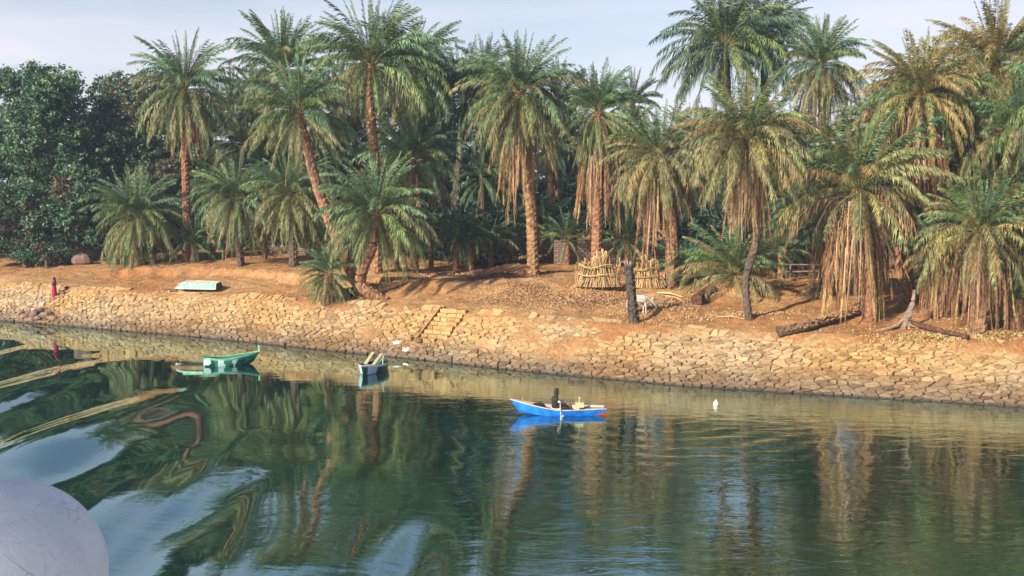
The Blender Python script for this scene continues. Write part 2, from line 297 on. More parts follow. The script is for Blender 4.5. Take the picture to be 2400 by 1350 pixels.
def water_material():
    m = bpy.data.materials.new('river_water'); m.use_nodes = True; n, l = m.node_tree.nodes, m.node_tree.links
    for x in list(n):
        if x.type == 'BSDF_PRINCIPLED': n.remove(x)
    g = n.new('ShaderNodeNewGeometry')
    def layer(sx, sy, scale, det, rough):
        mp_ = n.new('ShaderNodeMapping'); mp_.inputs['Scale'].default_value = (sx, sy, 1); mp_.inputs['Rotation'].default_value = (0, 0, R(8)); l.new(g.outputs['Position'], mp_.inputs[0])
        a = n.new('ShaderNodeTexNoise'); a.inputs['Scale'].default_value = scale; a.inputs['Detail'].default_value = det; a.inputs['Roughness'].default_value = rough; a.inputs['Distortion'].default_value = 0.6
        l.new(mp_.outputs[0], a.inputs['Vector']); return a
    fine = layer(0.6, 1.5, 1.0, 3, 0.5); tiny = layer(0.8, 2.4, 3.6, 2, 0.5); patch = layer(1, 1, 0.12, 2, 0.5)
    sx = n.new('ShaderNodeSeparateXYZ'); l.new(g.outputs['Position'], sx.inputs[0])
    # the breeze ruffles the open river on the right, the lee by the bank stays calm
    mr = n.new('ShaderNodeMapRange'); mr.inputs['From Min'].default_value = -9; mr.inputs['From Max'].default_value = 7; mr.inputs['To Min'].default_value = 0.055; mr.inputs['To Max'].default_value = 0.35; l.new(sx.outputs['X'], mr.inputs[0])
    yr = n.new('ShaderNodeMapRange'); yr.inputs['From Min'].default_value = 49; yr.inputs['From Max'].default_value = 60; yr.inputs['To Min'].default_value = 1; yr.inputs['To Max'].default_value = 0.15; l.new(sx.outputs['Y'], yr.inputs[0])
    pr = n.new('ShaderNodeMapRange'); pr.inputs['From Min'].default_value = 0.35; pr.inputs['From Max'].default_value = 0.65; pr.inputs['To Min'].default_value = 0.45; pr.inputs['To Max'].default_value = 1.2; l.new(patch.outputs[0], pr.inputs[0])
    ma = n.new('ShaderNodeMath'); ma.operation = 'MULTIPLY'; l.new(mr.outputs[0], ma.inputs[0]); l.new(yr.outputs[0], ma.inputs[1])
    mb = n.new('ShaderNodeMath'); mb.operation = 'MULTIPLY'; l.new(ma.outputs[0], mb.inputs[0]); l.new(pr.outputs[0], mb.inputs[1])
    h1 = n.new('ShaderNodeMath'); h1.operation = 'MULTIPLY'; l.new(fine.outputs[0], h1.inputs[0]); l.new(mb.outputs[0], h1.inputs[1])
    h2 = n.new('ShaderNodeMath'); h2.operation = 'MULTIPLY_ADD'; l.new(tiny.outputs[0], h2.inputs[0]); l.new(mb.outputs[0], h2.inputs[1]); h2.inputs[1].default_value = 0.02
    t2 = n.new('ShaderNodeMath'); t2.operation = 'MULTIPLY'; t2.inputs[1].default_value = 0.16; l.new(mb.outputs[0], t2.inputs[0]); l.new(t2.outputs[0], h2.inputs[1]); l.new(h1.outputs[0], h2.inputs[2])
    bp = n.new('ShaderNodeBump'); bp.inputs['Strength'].default_value = 1; bp.inputs['Distance'].default_value = 0.085; l.new(h2.outputs[0], bp.inputs['Height'])
    df = n.new('ShaderNodeBsdfDiffuse'); df.inputs[0].default_value = (0.002,0.018,0.011,1)
    gl = n.new('ShaderNodeBsdfGlossy'); gl.inputs['Roughness'].default_value = 0.015; gl.inputs[0].default_value = (0.74,0.93,0.94,1)
    fr = n.new('ShaderNodeFresnel'); fr.inputs['IOR'].default_value = 1.95
    l.new(bp.outputs[0], gl.inputs['Normal']); l.new(bp.outputs[0], fr.inputs['Normal'])
    ms = n.new('ShaderNodeMixShader'); fk = n.new('ShaderNodeMath'); fk.operation = 'MULTIPLY_ADD'; fk.inputs[1].default_value = 0.62; fk.inputs[2].default_value = 0.36; l.new(fr.outputs[0], fk.inputs[0]); l.new(fk.outputs[0], ms.inputs[0]); l.new(df.outputs[0], ms.inputs[1]); l.new(gl.outputs[0], ms.inputs[2]); l.new(ms.outputs[0], n['Material Output'].inputs[0])
    return m
M['water'] = water_material()

# ------------------------------------------------------------------ setting: ground and river
def axis(lo, hi, step, far):
    a = list(np.arange(lo, hi+1e-6, step)); l_ = []; r_ = []; s = step; x = lo
    while x > -far: s *= 1.5; x -= s; l_.append(x)
    s = step; x = hi
    while x < far: s *= 1.5; x += s; r_.append(x)
    return np.array(l_[::-1]+a+r_)
def grid_mesh(name, xs, ys, fz, m):
    X, Y = np.meshgrid(xs, ys); Z = fz(X, Y); V = np.stack([X, Y, Z], -1).reshape(-1, 3)
    nx, ny = len(xs), len(ys); i = np.arange(nx-1)[None]+np.arange(ny-1)[:, None]*nx
    F = np.stack([i, i+1, i+1+nx, i+nx], -1).reshape(-1, 4)
    return new_obj(name, mesh_data(name, V, F, [m], smooth=True))
tag(grid_mesh('ground', axis(-46, 34, 0.22, 2500), axis(44, 100, 0.22, 2500), ground_z, M['soil']), kind='structure')

# the old wake of a boat: gentle slopes of the water surface, summed up into heights from the far bank towards the near side
WAKE = ((600,872,720,34,-4.5,-.012),(100,862,125,26,3,.024),(0,806,35,18,0,.03),(110,896,175,20,13,-.042),(240,975,195,25,15.5,-.052),
 (110,1078,175,30,9,.050),(300,1014,65,10,5,.045),(430,1044,60,7,-6,-.05),(450,1078,45,5,5,-.05),(310,1121,45,5,8,-.06),(600,1014,26,5,5,-.06),(180,1128,200,15,6,-.02),
 (430,1190,190,40,9,.038),(530,1134,90,22,12,.040),(330,1275,95,40,-8,.015),(560,1292,150,40,-6,-.035),(800,1240,190,70,0,-.018),(965,1295,75,55,10,.034),(975,1240,28,25,30,.03),
 (800,1345,170,14,6,.03),(420,1335,60,10,-15,.03),(350,1000,60,30,30,-.012),(430,985,90,35,0,.014),(1120,1200,90,60,35,-.012))
def wake_slope(X, Y):
    cp, sp = math.cos(PITCH), math.sin(PITCH); dz = -CAM_H; f = Y*cp-dz*sp; u = Y*sp+dz*cp; f = np.maximum(f, 1)
    px = 1200+FPX*X/f; py = 675-FPX*u/f; s_ = np.zeros_like(X)
    px = px+fbm(X*.35, Y*.22, 61, 3)*110; py = py+fbm(X*.30+9, Y*.22, 67, 3)*46
    for (cx, cy, rx, ry, a, v) in WAKE:
        ca, sa = math.cos(R(a)), math.sin(R(a)); dx, dy = px-cx, py-cy; e = (dx*ca-dy*sa)/rx; g = (dx*sa+dy*ca)/ry; s_ = s_+v*np.exp(-(e*e+g*g)**1.6)
    return s_
def water_z(X, Y):
    s_ = wake_slope(X, Y); dY = np.gradient(Y, axis=0); ok = (np.abs(X) < 45) & (Y < 80) & (Y > 24); h = -(s_*dY*ok)[::-1].cumsum(axis=0)[::-1]
    for it in range(3): h[:, 1:-1] = (h[:, :-2]+2*h[:, 1:-1]+h[:, 2:])/4
    near = sst(20, 26, Y)*(1-sst(58, 74, Y)); left = 1-sst(-10, 6, X)
    z = near*fbm(X*0.16+7, Y*0.20, 53, 2)*(0.035+0.055*left)
    c = at_z(790, 1140); z = z+.07*np.exp(-((X-c.x)/3.0)**2-((Y-c.y)/5.0)**2)
    bx, by = at_z(1560, 985).x, at_z(1560, 985).y; rr = np.hypot((X-bx), (Y-by)*1.0)
    z = z+0.007*np.cos(rr*4.6)*np.exp(-((rr-6)/4.5)**2)*(Y < by+1.5)
    return (z+h)*np.where((np.abs(X) < 45) & (Y < 100), 1, 0)
tag(grid_mesh('river_water', axis(-44, 30, 0.2, 2500), axis(22, 84, 0.2, 2500), water_z, M['water']), kind='structure')

# ------------------------------------------------------------------ the stone-pitched slope
def slope_pt(s, t, h=0.0):
    base = SP0+SD*s; y0 = float(shore_y(base.x)); x = base.x+ND.x*t; y = y0+ND.y*t
    tt = (y-float(shore_y(x)))*0.868
    z = ZT*tt/LS; return Vector((x, y, z))+NRM*h
SP0 = Vector((-48, float(shore_y(-48)), 0)); NRM = Vector((-ND.x*ZT/LS, -ND.y*ZT/LS, 1)).normalized()
def s_of(P): return (P.x-ND.x*((P.y-float(shore_y(P.x)))*0.868)-SP0.x)/SD.x
pa = at_z(955, 800, 1.0); pb = at_z(1012, 733, ZT); STEP_S = (s_of(pa)+s_of(pb))/2; STEP_W = 1.9
revet = empty('stone_revetment', slope_pt(45, 2)); tag(revet, 'sloping bank facing of pale irregular stones running along the water', 'revetment')
def clip(poly, px, py, nx, ny):
    out = []; n = len(poly)
    for i in range(n):
        a, b = poly[i], poly[(i+1) % n]; da = (a[0]-px)*nx+(a[1]-py)*ny; db = (b[0]-px)*nx+(b[1]-py)*ny
        if da <= 0: out.append(a)
        if da*db < 0: t = da/(da-db); out.append((a[0]+(b[0]-a[0])*t, a[1]+(b[1]-a[1])*t))
    return out
CW, RH = 0.50, 0.235; NC, NR = 190, 21; rg = random.Random(3); seeds = {}
for c in range(NC):
    for r_ in range(NR):
        if rg.random() < 0.13: continue
        seeds[(c, r_)] = ((c+0.5*(r_ % 2)+rg.uniform(-.34, .34))*CW, (r_-0.6+rg.uniform(-.33, .33))*RH)
stones = []
hole_s, hole_t = s_of(HOLE), float(tdist(HOLE.x, HOLE.y))
for (c, r_), (sx_, ty) in seeds.items():
    poly = [(sx_-0.75, ty-0.5), (sx_+0.75, ty-0.5), (sx_+0.75, ty+0.5), (sx_-0.75, ty+0.5)]
    for dc in (-2, -1, 0, 1, 2):
        for dr in (-3, -2, -1, 0, 1, 2, 3):
            q = seeds.get((c+dc, r_+dr))
            if q is None or (dc == 0 and dr == 0): continue
            ax, ay = (q[0]-sx_)*0.3, (q[1]-ty)*1.0; poly = clip(poly, (q[0]+sx_)/2, (q[1]+ty)/2, ax, ay)
            if len(poly) < 3: break
        if len(poly) < 3: break
    if len(poly) < 3: continue
    cx = sum(p[0] for p in poly)/len(poly); cy = sum(p[1] for p in poly)/len(poly)
    tt = cy*0.862                        # slope length -> horizontal distance
    if STEP_S-0.15 < cx < STEP_S+STEP_W+0.1 and tt > 1.35: continue
    if math.hypot(cx-hole_s, (tt-hole_t)) < 0.75: continue
    if tt > LS+0.25+0.3*math.sin(cx*0.8): continue
    stones.append((cx, cy, poly))
def stone_geo(cx, cy, poly, origin):
    n = len(poly); V = []; gap = rg.uniform(0.018, 0.05); top = rg.uniform(0.02, 0.095)+.05*(rg.random() < .08); ta, tb = rg.uniform(-.16, .16), rg.uniform(-.18, .18)
    dx_, dy_ = rg.uniform(-.01, .01), rg.uniform(-.01, .01)
    sink = 0.085*max(0, min(1, (cy*.862-LS+.75+.35*math.sin(cx*.55)+.3*math.sin(cx*1.7+1))/.7))+.03*max(0, math.sin(cx*.31+2)*math.sin(cx*.13+cy))
    for (k, hh) in ((1.0, -0.12), (1.0, top*0.45), (0.80, top)):
        for (x, y) in poly:
            L = math.hypot(x-cx, y-cy) or 1; f = max(0.3, (L-gap)/L)*k
            X_, Y_ = cx+(x-cx)*f+dx_, cy+(y-cy)*f+dy_
            h = hh+(ta*(X_-cx)+tb*(Y_-cy) if hh > 0 else 0)-sink
            V.append(slope_pt(X_, Y_*0.862, h)-origin)
    F = [(i, (i+1) % n, n+(i+1) % n, n+i) for i in range(n)]+[(n+i, n+(i+1) % n, 2*n+(i+1) % n, 2*n+i) for i in range(n)]+[tuple(2*n+i for i in range(n))]
    return V, F
def set_rnd(me, vals, dom='FACE'):
    a = me.attributes.new('rnd', 'FLOAT', dom); a.data.foreach_set('value', np.asarray(vals, dtype=np.float32))
rev_o = Vector(revet.location)
def shown(st):
    P = slope_pt(st[0], st[1]*0.862); x = 1200+P.x/P.y*FPX
    return 1e3/P.y if -10 < x < 2410 and st[1] > 0.1 and P.z < 2.5 else 0
stones.sort(key=lambda s: -shown(s))
rest = MB(); rv = []
for i, (cx, cy, poly) in enumerate(stones):
    v = min(1, max(0, rg.gauss(0.5, 0.25)))
    V, F = stone_geo(cx, cy, poly, rev_o)
    if i < 300:
        c0 = sum(V, Vector())/len(V); me = mesh_data('stone', [p-c0 for p in V], F, [M['stone']]); set_rnd(me, [v]*len(F)); new_obj('stone', me, revet, c0)
    else: rest.add(V, F); rv += [v]*len(F)
o = rest.build('stones', M['stone'], revet); set_rnd(o.data, rv); o['kind'] = 'stuff'

# steps set in the slope
ST0 = slope_pt(STEP_S+STEP_W/2, 2.6); steps = empty('stone_steps', ST0)
tag(steps, 'flight of pale stone steps with a side kerb set in the sloping bank', 'steps')
ROT = Matrix((SD, ND, Vector((0, 0, 1)))).transposed()
for i in range(8):
    t = 1.5+i*0.345; x = 0.05; qs = random.Random(i+40)
    while x < STEP_W-.1:
        w = min(qs.uniform(.35, .75), STEP_W-x); b = MB(); p = slope_pt(STEP_S+x+w/2, t)-ST0
        b.box((0, 0, 0), (w-.035, 0.33, 0.24), ROT @ Matrix.Rotation(qs.uniform(-.05, .05), 3, 'X') @ Matrix.Rotation(qs.uniform(-.06, .06), 3, 'Y'))
        for k in range(8): v = b.V[k]; b.V[k] = (v[0]+qs.uniform(-.02, .02), v[1]+qs.uniform(-.02, .02), v[2]+qs.uniform(-.02, .02))
        if not (i == 0 and x > .9): o = b.build('slab', M['stone'], steps, p+Vector((0, 0, -0.01+qs.uniform(-.02, .02)))); set_rnd(o.data, [qs.uniform(.2, .9)]*6)
        x += w
b = MB(); a0, a1 = slope_pt(STEP_S-0.08, 1.15)-ST0, slope_pt(STEP_S-0.08, LS+0.1)-ST0
dirv = (a1-a0).normalized(); RK = Matrix((dirv, dirv.cross(NRM)*-1, NRM)).transposed()
b.box((a0+a1)/2+NRM*0.06, ((a1-a0).length, 0.10, 0.20), RK); o = b.build('kerb', M['stone'], steps); set_rnd(o.data, [0.35]*6)

# loose stones
def rock(name, P, size, seed, m=None, label=None, group=None, cat='stone', flat=0.6, rz=None, v=None):
    q = random.Random(seed); V = []; F = []; nu, nv = 9, 5
    for j in range(nv+1):
        ph = math.pi*j/nv
        for i in range(nu):
            th = 2*math.pi*i/nu; k = 1+q.uniform(-.2, .2)
            V.append((math.copysign(abs(math.cos(th))**0.7, math.cos(th))*math.sin(ph)*k*size/2, math.copysign(abs(math.sin(th))**0.7, math.sin(th))*math.sin(ph)*k*size*0.36, math.cos(ph)*size*flat*0.5*(1+q.uniform(-.1, .1))))
    for j in range(nv):
        for i in range(nu): F.append((j*nu+i, (j+1)*nu+i, (j+1)*nu+(i+1) % nu, j*nu+(i+1) % nu))
    me = mesh_data(name, V, F, [m or M['stone']]); set_rnd(me, [v if v is not None else q.random()]*len(F))
    o = new_obj(name, me, None, Vector(P)+Vector((0, 0, size*flat*0.3))); o.rotation_euler = (q.uniform(-.3, .3), q.uniform(-.3, .3), q.uniform(0, 6) if rz is None else rz)
    if label: tag(o, label, cat, group)
    return o
for i, (px, py, s) in enumerate(((962,800,.7),(972,812,.5),(985,806,.65),(995,818,.55),(1004,808,.6),(978,824,.5),(992,829,.6),(1010,826,.55),(965,826,.45),(1020,815,.5),(950,822,.45),(1030,828,.45))):
    rock('loose_stone', on_ground(px, py), s, i, label='tumbled building stone lying in the broken gap below the steps', group='stones fallen below the steps')
for i, (px, py, s) in enumerate(((72,732,.7),(84,742,.8),(97,733,.6),(60,746,.6),(106,746,.7),(90,752,.6),(118,741,.6),(125,752,.6),(75,753,.55),(48,738,.5))):
    rock('loose_stone', on_ground(px, py), s*1.3, 30+i, m=M['mudbrick'], label='dark loose stone in the heap at the waters edge below the girl', group='stones heaped at the left waters edge', v=0.2)
rock('pale_stone', on_ground(102, 717), .55, 51, m=M['pinkwhite'], label='upper of the two whitish boulders on the slope below the girl', cat='stone')
rock('pale_stone', on_ground(83, 731), .7, 52, m=M['pinkwhite'], label='lower whitish boulder on the slope beside the dark stones', cat='stone')
rock('dark_boulder', on_ground(193, 620), 1.9, 53, m=M['mudbrick'], label='big dark rounded boulder under the left trees', cat='boulder', rz=0.2)
for i, (px, py, s) in enumerate(((152,690,.35),(141,684,.3),(156,678,.35))):
    rock('loose_stone', on_ground(px, py), s, 60+i, m=M['wood_dark'], label='small brown rock on the ground right behind the girl', group='rocks beside the girl', cat='stone')

# ------------------------------------------------------------------ palms
def frond_mesh(L, elev, droop, n=40, ll=0.55, lw=0.055, sag=0.25, fold=0.0, tag_='', seed=0, keep=1.0, rach=0.035):
    q = random.Random(seed); N = 12; P = [Vector((0, 0, 0))]; T = []; sw = q.uniform(-.15, .15)
    for i in range(N):
        s = (i+0.5)/N; th = R(elev-droop*s**1.25); T.append(Vector((math.cos(th), sw*s, math.sin(th))).normalized()); P.append(P[-1]+T[-1]*L/N)
    T.append(T[-1]); V = []; F = []; MI = []
    for i, p in enumerate(P):
        r = rach*(1-0.85*i/N); t = T[i]; side = Vector((0, 1, 0)); nn = t.cross(side).normalized()*-1
        for (a, b) in ((1, -0.4), (-1, -0.4), (0, 0.8)): V.append(p+side*a*r+nn*b*r)
    for i in range(N):
        for k in range(3): F.append((i*3+k, i*3+(k+1) % 3, (i+1)*3+(k+1) % 3, (i+1)*3+k)); MI.append(1)
    for k in range(n):
        s = 0.14+0.86*(k+q.random()*0.6)/n; f = s*N; i = min(int(f), N-1); p = P[i].lerp(P[i+1], f-i); t = T[i]
        nn = t.cross(Vector((0, 1, 0))).normalized()*-1
        prof = min(1, (s-0.08)*4.5)*(1-max(0, (s-0.62)/0.38)**1.6*0.62)
        for sg in (1, -1):
            if q.random() > keep: continue
            an = R(58-30*s+q.uniform(-13, 13)); side = Vector((0, sg, 0))
            d = (t*math.cos(an)+side*math.sin(an)*(1-fold)+nn*(0.30*(1-fold)+q.uniform(-.32, .32))).normalized()
            l_ = ll*prof*q.uniform(.8, 1.15); mid = p+d*l_*0.45; tip = p+d*l_+Vector((0, 0, -sag*l_*(0.6+q.random())))
            w = t*lw*0.5*(1 if fold < .5 else 1.2); b = len(V)
            V += [p, mid+w, tip, mid-w]; F.append((b, b+1, b+2, b+3)); MI.append(0)
    return mesh_data('frond_'+tag_, V, F, [M['frond_green'], M['rachis']], MI)
# classes by the angle the frond leaves the crown; three meshes each, unit scale = 4 m frond
CL = {}
spec = {'spear': (84,14,0.30,.12,0), 'up': (70,48,0.5,.2,0), 'high': (52,72,0.55,.25,0), 'mid': (32,85,0.58,.3,0), 'side': (10,85,0.58,.4,0.1), 'low': (-12,70,0.55,.5,0.25), 'hang': (-38,46,0.5,.5,0.4), 'skirt': (-58,28,0.4,.4,0.6)}
for k, (e, d, ll, sag, fo) in spec.items():
    CL[k] = [frond_mesh(4, e+random.uniform(-5, 5), d+random.uniform(-12, 14), 48, ll, 0.072, sag, fo, k, seed=hash_) for hash_ in (len(k)*7+1, len(k)*7+2, len(k)*7+3)]
CL['thatch'] = [frond_mesh(4, -84+random.uniform(-3, 3), 5, 34, 0.32, 0.075, .4, 0.8, 'thatch', seed=60+i, keep=0.85, rach=0.035) for i in range(3)]
CL['dry'] = [frond_mesh(4, -62+random.uniform(-6, 6), 26, 34, 0.38, 0.06, .5, 0.8, 'dry', seed=90+i, keep=0.75, rach=0.03) for i in range(3)]
CL['strand'] = [frond_mesh(4, -72+random.uniform(-8, 8), 17, 12, 0.22, 0.05, .4, 0.85, 'strand', seed=95+i, keep=0.5, rach=0.028) for i in range(3)]
CL['arch'] = [frond_mesh(4, -5+random.uniform(-8, 8), 84, 16, 0.35, 0.05, .8, 0.7, 'arch', seed=98+i, keep=0.5, rach=0.028) for i in range(3)]
def place_frond(parent, cls, name, mt, L, az, loc, tilt=(0, 0), rm=None):
    o = new_obj(name, random.choice(CL[cls]), parent, loc)
    o.rotation_euler = (tilt[0], tilt[1], az); s = L/4; o.scale = (s, s*random.uniform(.9, 1.1), s)
    o.material_slots[0].link = 'OBJECT'; o.material_slots[0].material = M[mt]
    if rm: o.material_slots[1].link = 'OBJECT'; o.material_slots[1].material = M[rm]
    return o
def trunk_mesh(name, pts, r0, r1, m, parent, loc=None, boots=True):
    P = catmull(pts, 6) if len(pts) > 2 else [Vector(pts[0]).lerp(Vector(pts[1]), i/8) for i in range(9)]
    # resample finely for the ring of old leaf bases
    L = [0]; 
    for i in range(1, len(P)): L.append(L[-1]+(P[i]-P[i-1]).length)
    step = 0.13; n = max(8, int(L[-1]/step)); Q = []; Rr = []
    for i in range(n+1):
        d = L[-1]*i/n; k = max(1, next((j for j in range(1, len(L)) if L[j] >= d-1e-6), len(L)-1)); f = (d-L[k-1])/max(1e-6, L[k]-L[k-1]); Q.append(P[k-1].lerp(P[k], f))
        s = i/n; Rr.append((r0+(r1-r0)*s)*(1+0.25*math.exp(-d/0.5)))
    b = MB(); q = random.Random(int(abs(pts[0][0])*100)); rnd = [[q.uniform(-.06, .06) for _ in range(10)] for _ in range(n+1)]
    b.tube(Q, Rr, 10, jag=lambda i, k: 1+(0.20*(((i+(k % 2)*1.5) % 3)/3)-0.1)+rnd[i][k])
    return b.build(name, m, parent, loc)
STY = {
 'std':  dict(spear=6, up=12, high=12, mid=11, side=9, low=7, hang=5, dry=0),
 'skirt': dict(spear=5, up=11, high=11, mid=10, side=10, low=12, hang=14, skirt=14, dry=34, thatch=44),
 'shrub': dict(spear=7, up=12, high=12, mid=12, side=10, low=10, hang=12, skirt=14, thatch=10, arch=8),
 'fan':  dict(spear=6, up=13, high=13, mid=12, side=8, low=4),
 'droop': dict(spear=4, up=8, high=8, mid=9, side=11, low=10, hang=8, dry=6),
 'bush': dict(spear=7, up=12, high=12, mid=10, side=6),
 'column': dict(spear=6, up=13, high=12, mid=8, side=5, low=6, hang=14, skirt=28, dry=6, strand=8, thatch=120),
 'messy': dict(spear=5, up=11, high=12, mid=12, side=12, low=11, hang=9, dry=44, strand=26, arch=16, thatch=84),
 'beard': dict(spear=5, up=11, high=12, mid=12, side=11, low=6, arch=14, dry=34, strand=34, thatch=96),
}
ELV = ('spear', 'up', 'high', 'mid', 'side', 'low', 'hang', 'skirt', 'dry', 'strand', 'arch', 'thatch')
DEAD = ('dry', 'strand', 'arch', 'thatch')
def fmat(cls, tone, q):
    if cls in DEAD: return 'frond_dry'
    lowish = ELV.index(cls)
    if tone == 'yellow': return q.choice(['frond_yellow', 'frond_yellow', 'frond_olive', 'frond_green']) if lowish >= 1 else 'frond_olive'
    if tone == 'gold': 
        if lowish >= 3: return q.choice(['frond_olive', 'frond_yellow', 'frond_olive'])
        return q.choice(['frond_green', 'frond_olive', 'frond_teal'])
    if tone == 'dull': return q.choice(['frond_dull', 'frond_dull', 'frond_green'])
    if lowish <= 2: return q.choice(['frond_teal', 'frond_green', 'frond_teal'])
    if lowish <= 4: return q.choice(['frond_green', 'frond_olive', 'frond_green', 'frond_teal'])
    return q.choice(['frond_olive', 'frond_green', 'frond_olive'])
def palm(label, base, crown, rad, style='std', tone='green', via=(), r0=0.36, r1=0.25, dlen=1.0, depth=None, trunk=None, group=None, name='date_palm', lean=0.0, mult=1.0, Y=None, cat='palm tree'):
    """base, crown, via: pixels; rad: frond reach in pixels"""
    P0 = on_ground(*base) if Y is None else None
    if P0 is None: P0 = at_y(base[0], base[1], Y); P0.z = gz(P0.x, P0.y)
    sc = FPX/P0.y; root = empty(name, P0); tag(root, label, cat, group)
    C = at_y(crown[0], crown[1], P0.y+lean)-P0; V_ = [at_y(v[0], v[1], P0.y+lean*(i+1)/(len(via)+1))-P0 for i, v in enumerate(via)]
    pts = [Vector((0, 0, -0.3))]+V_+[C]; q = random.Random(int(base[0]*13+crown[1]))
    if C.z > 0.9: trunk_mesh('trunk', pts, r0, r1, M[trunk or 'trunk'], root)
    L = rad/sc*1.2; st = STY[style]; gap_a, gap_w = q.uniform(0, 6.28), q.uniform(.2, .6); tx, ty = q.uniform(-.12, .12), q.uniform(-.14, .14)
    for cls, cnt in st.items():
        cnt = max(1, round(cnt*mult*(1 if cls in DEAD else 1.9))); i0 = q.uniform(0, 6.28)
        for k in range(cnt):
            az = i0+2*math.pi*k/cnt+q.uniform(-.4, .4); l_ = L*(q.uniform(.84, 1.12) if q.random() > .18 else q.uniform(.55, .85))
            if cls in ('mid', 'side', 'low') and abs((az-gap_a+math.pi) % (2*math.pi)-math.pi) < gap_w and q.random() < .65: continue
            if cls in DEAD: l_ = L*dlen*q.uniform(.45, 1.15)
            if cls == 'spear': l_ *= 0.85
            rr = r1*0.7; dz = {'spear': .25, 'up': .15, 'high': .05, 'mid': -.05, 'side': -.15, 'low': -.3, 'hang': -.4, 'skirt': -.5, 'dry': -.6, 'strand': -.7, 'arch': -.45, 'thatch': -.5-q.uniform(0, 2.6)*dlen}[cls]
            if cls == 'thatch': rr = r1*q.uniform(1.1, 3.6)
            o = place_frond(root, cls, 'dry_frond' if cls in DEAD else 'frond', fmat(cls, tone, q), l_, az, C+Vector((math.cos(az)*rr, math.sin(az)*rr, dz)), (tx+q.gauss(0, .13), ty+q.gauss(0, .11)) if cls != 'thatch' else (q.uniform(-.04, .04), q.uniform(-.04, .04)), 'rachis_dry' if cls in DEAD else None)
            if cls in ('strand', 'dry'): 
                o.scale[0] *= q.uniform(.6, .95)
    return root

# front row and everything one can tell apart
palm('tall slim date palm with orange trunk rising in front of the dark left trees', (437,612), (432,205), 118, 'skirt', r0=.36, r1=.28, via=((437,520),(433,340)), dlen=.8, mult=.8)
palm('tall date palm whose crown shows above and behind the leaning palm, left of centre', (728,606), (662,165), 125, 'std', via=((722,540),(706,420),(690,280)), lean=2, r0=.34, r1=.26)
palm('tall date palm with a long leaning trunk curving out of the bank', (852,688), (700,262), 128, 'droop', via=((826,640),(790,560),(745,440),(716,330)), r0=.42, r1=.30)
palm('tallest date palm left of centre with a red-brown trunk and wide crown', (884,640), (872,150), 150, 'std', via=((882,500),(878,360),(866,230)), r0=.36, r1=.30, lean=1)
palm('date palm crown just right of and behind the tallest centre-left palm', (985,622), (962,160), 125, 'std', Y=96, via=((975,400),), r0=.34, r1=.27)
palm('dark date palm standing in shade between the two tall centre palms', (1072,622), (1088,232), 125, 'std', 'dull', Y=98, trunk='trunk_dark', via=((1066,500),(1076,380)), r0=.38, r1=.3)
palm('big date palm in the middle with scarred trunk and long brown skirt of dead fronds', (1250,645), (1218,215), 130, 'skirt', via=((1246,520),(1236,400),(1222,300)), r0=.42, r1=.36, dlen=1.25)
palm('date palm with green fronds hanging in a column over the reed bundle', (1396,645), (1402,262), 96, 'column', via=((1400,500),), r0=.40, r1=.36, dlen=1.3)
palm('bushy date palm with an orange beard of dead fronds left of the big leafy palm', (1572,672), (1545,365), 122, 'messy', 'gold', via=((1572,520),), dlen=1.0, r0=.4, r1=.36)
palm('big leafy date palm with bright green heart and thin crooked trunk at the bank edge', (1758,750), (1752,325), 150, 'messy', 'gold', via=((1748,655),(1776,545),(1768,430)), r0=.19, r1=.26, dlen=.85, trunk='trunk_dark')
palm('very tall dark date palm with its crown high right of centre', (1725,650), (1700,105), 150, 'droop', 'dull', Y=88, via=((1715,400),), trunk='trunk_dark')
palm('very tall dark date palm leaning behind the high crown right of centre', (1785,650), (1790,70), 105, 'std', 'dull', Y=93, via=((1790,400),), trunk='trunk_dark')
palm('tall lone date palm against the sky with a dark hanging skirt, at upper right', (1932,660), (1925,150), 100, 'skirt', via=((1930,400),), Y=84, trunk='trunk_dark')
palm('tall yellowed date palm with a very long narrow skirt of dead fronds', (2132,712), (2160,215), 128, 'messy', 'yellow', via=((2126,560),(2150,400)), dlen=1.3, r0=.3, r1=.32)
palm('tallest yellow date palm in the top right corner', (2345,690), (2335,145), 150, 'messy', 'yellow', via=((2330,400),), Y=66, dlen=.9, trunk='trunk_dark')
palm('broad low date palm with straw coloured drooping fronds and beard reaching the ground', (2040,748), (2010,440), 178, 'beard', 'gold', via=((2040,600),), dlen=1.05, r0=.4, r1=.4)
palm('date palm at the right with a tangled skirt of dead stalks reaching the ground', (2292,778), (2300,540), 132, 'beard', 'gold', via=((2298,660),), dlen=.85, r0=.4, r1=.4)
palm('dark grey-green date palm between the two yellow palms at the right', (2238,700), (2280,330), 115, 'droop', 'gold', Y=62, trunk='trunk_dark', via=((2222,500),(2236,380)))
palm('date palm cut by the right edge halfway up', (2420,720), (2400,290), 130, 'droop', Y=60, trunk='trunk_dark')
palm('low feathery date palm with grey-green fronds at the foot of the left trees', (330,622), (322,506), 110, 'shrub', via=(), mult=1.1, dlen=.7)
palm('low date palm with pale drooping fronds in the left thicket', (565,624), (552,462), 92, 'shrub', 'green', dlen=.9, trunk='trunk_dark', r0=.3)
palm('low date palm with hanging fronds just left of the leaning trunk', (688,624), (682,450), 96, 'shrub', 'green', dlen=.7, trunk='trunk_dark')
palm('bushy date palm on a twisted dark trunk bent low along the bank, left of centre', (902,702), (884,500), 128, 'droop', 'green', mult=1.25, via=((872,690),(846,664),(852,625),(872,580)), r0=.42, r1=.30, trunk='trunk')
palm('mid-height date palm with arching fronds behind the centre-left bush', (972,632), (968,375), 112, 'std', via=((966,470),), r0=.3, r1=.24)
palm('small drooping palm hanging over the stone slope, left of the twisted trunk', (768,712), (770,640), 60, 'shrub', dlen=.8, mult=.9, r0=.3, r1=.3)
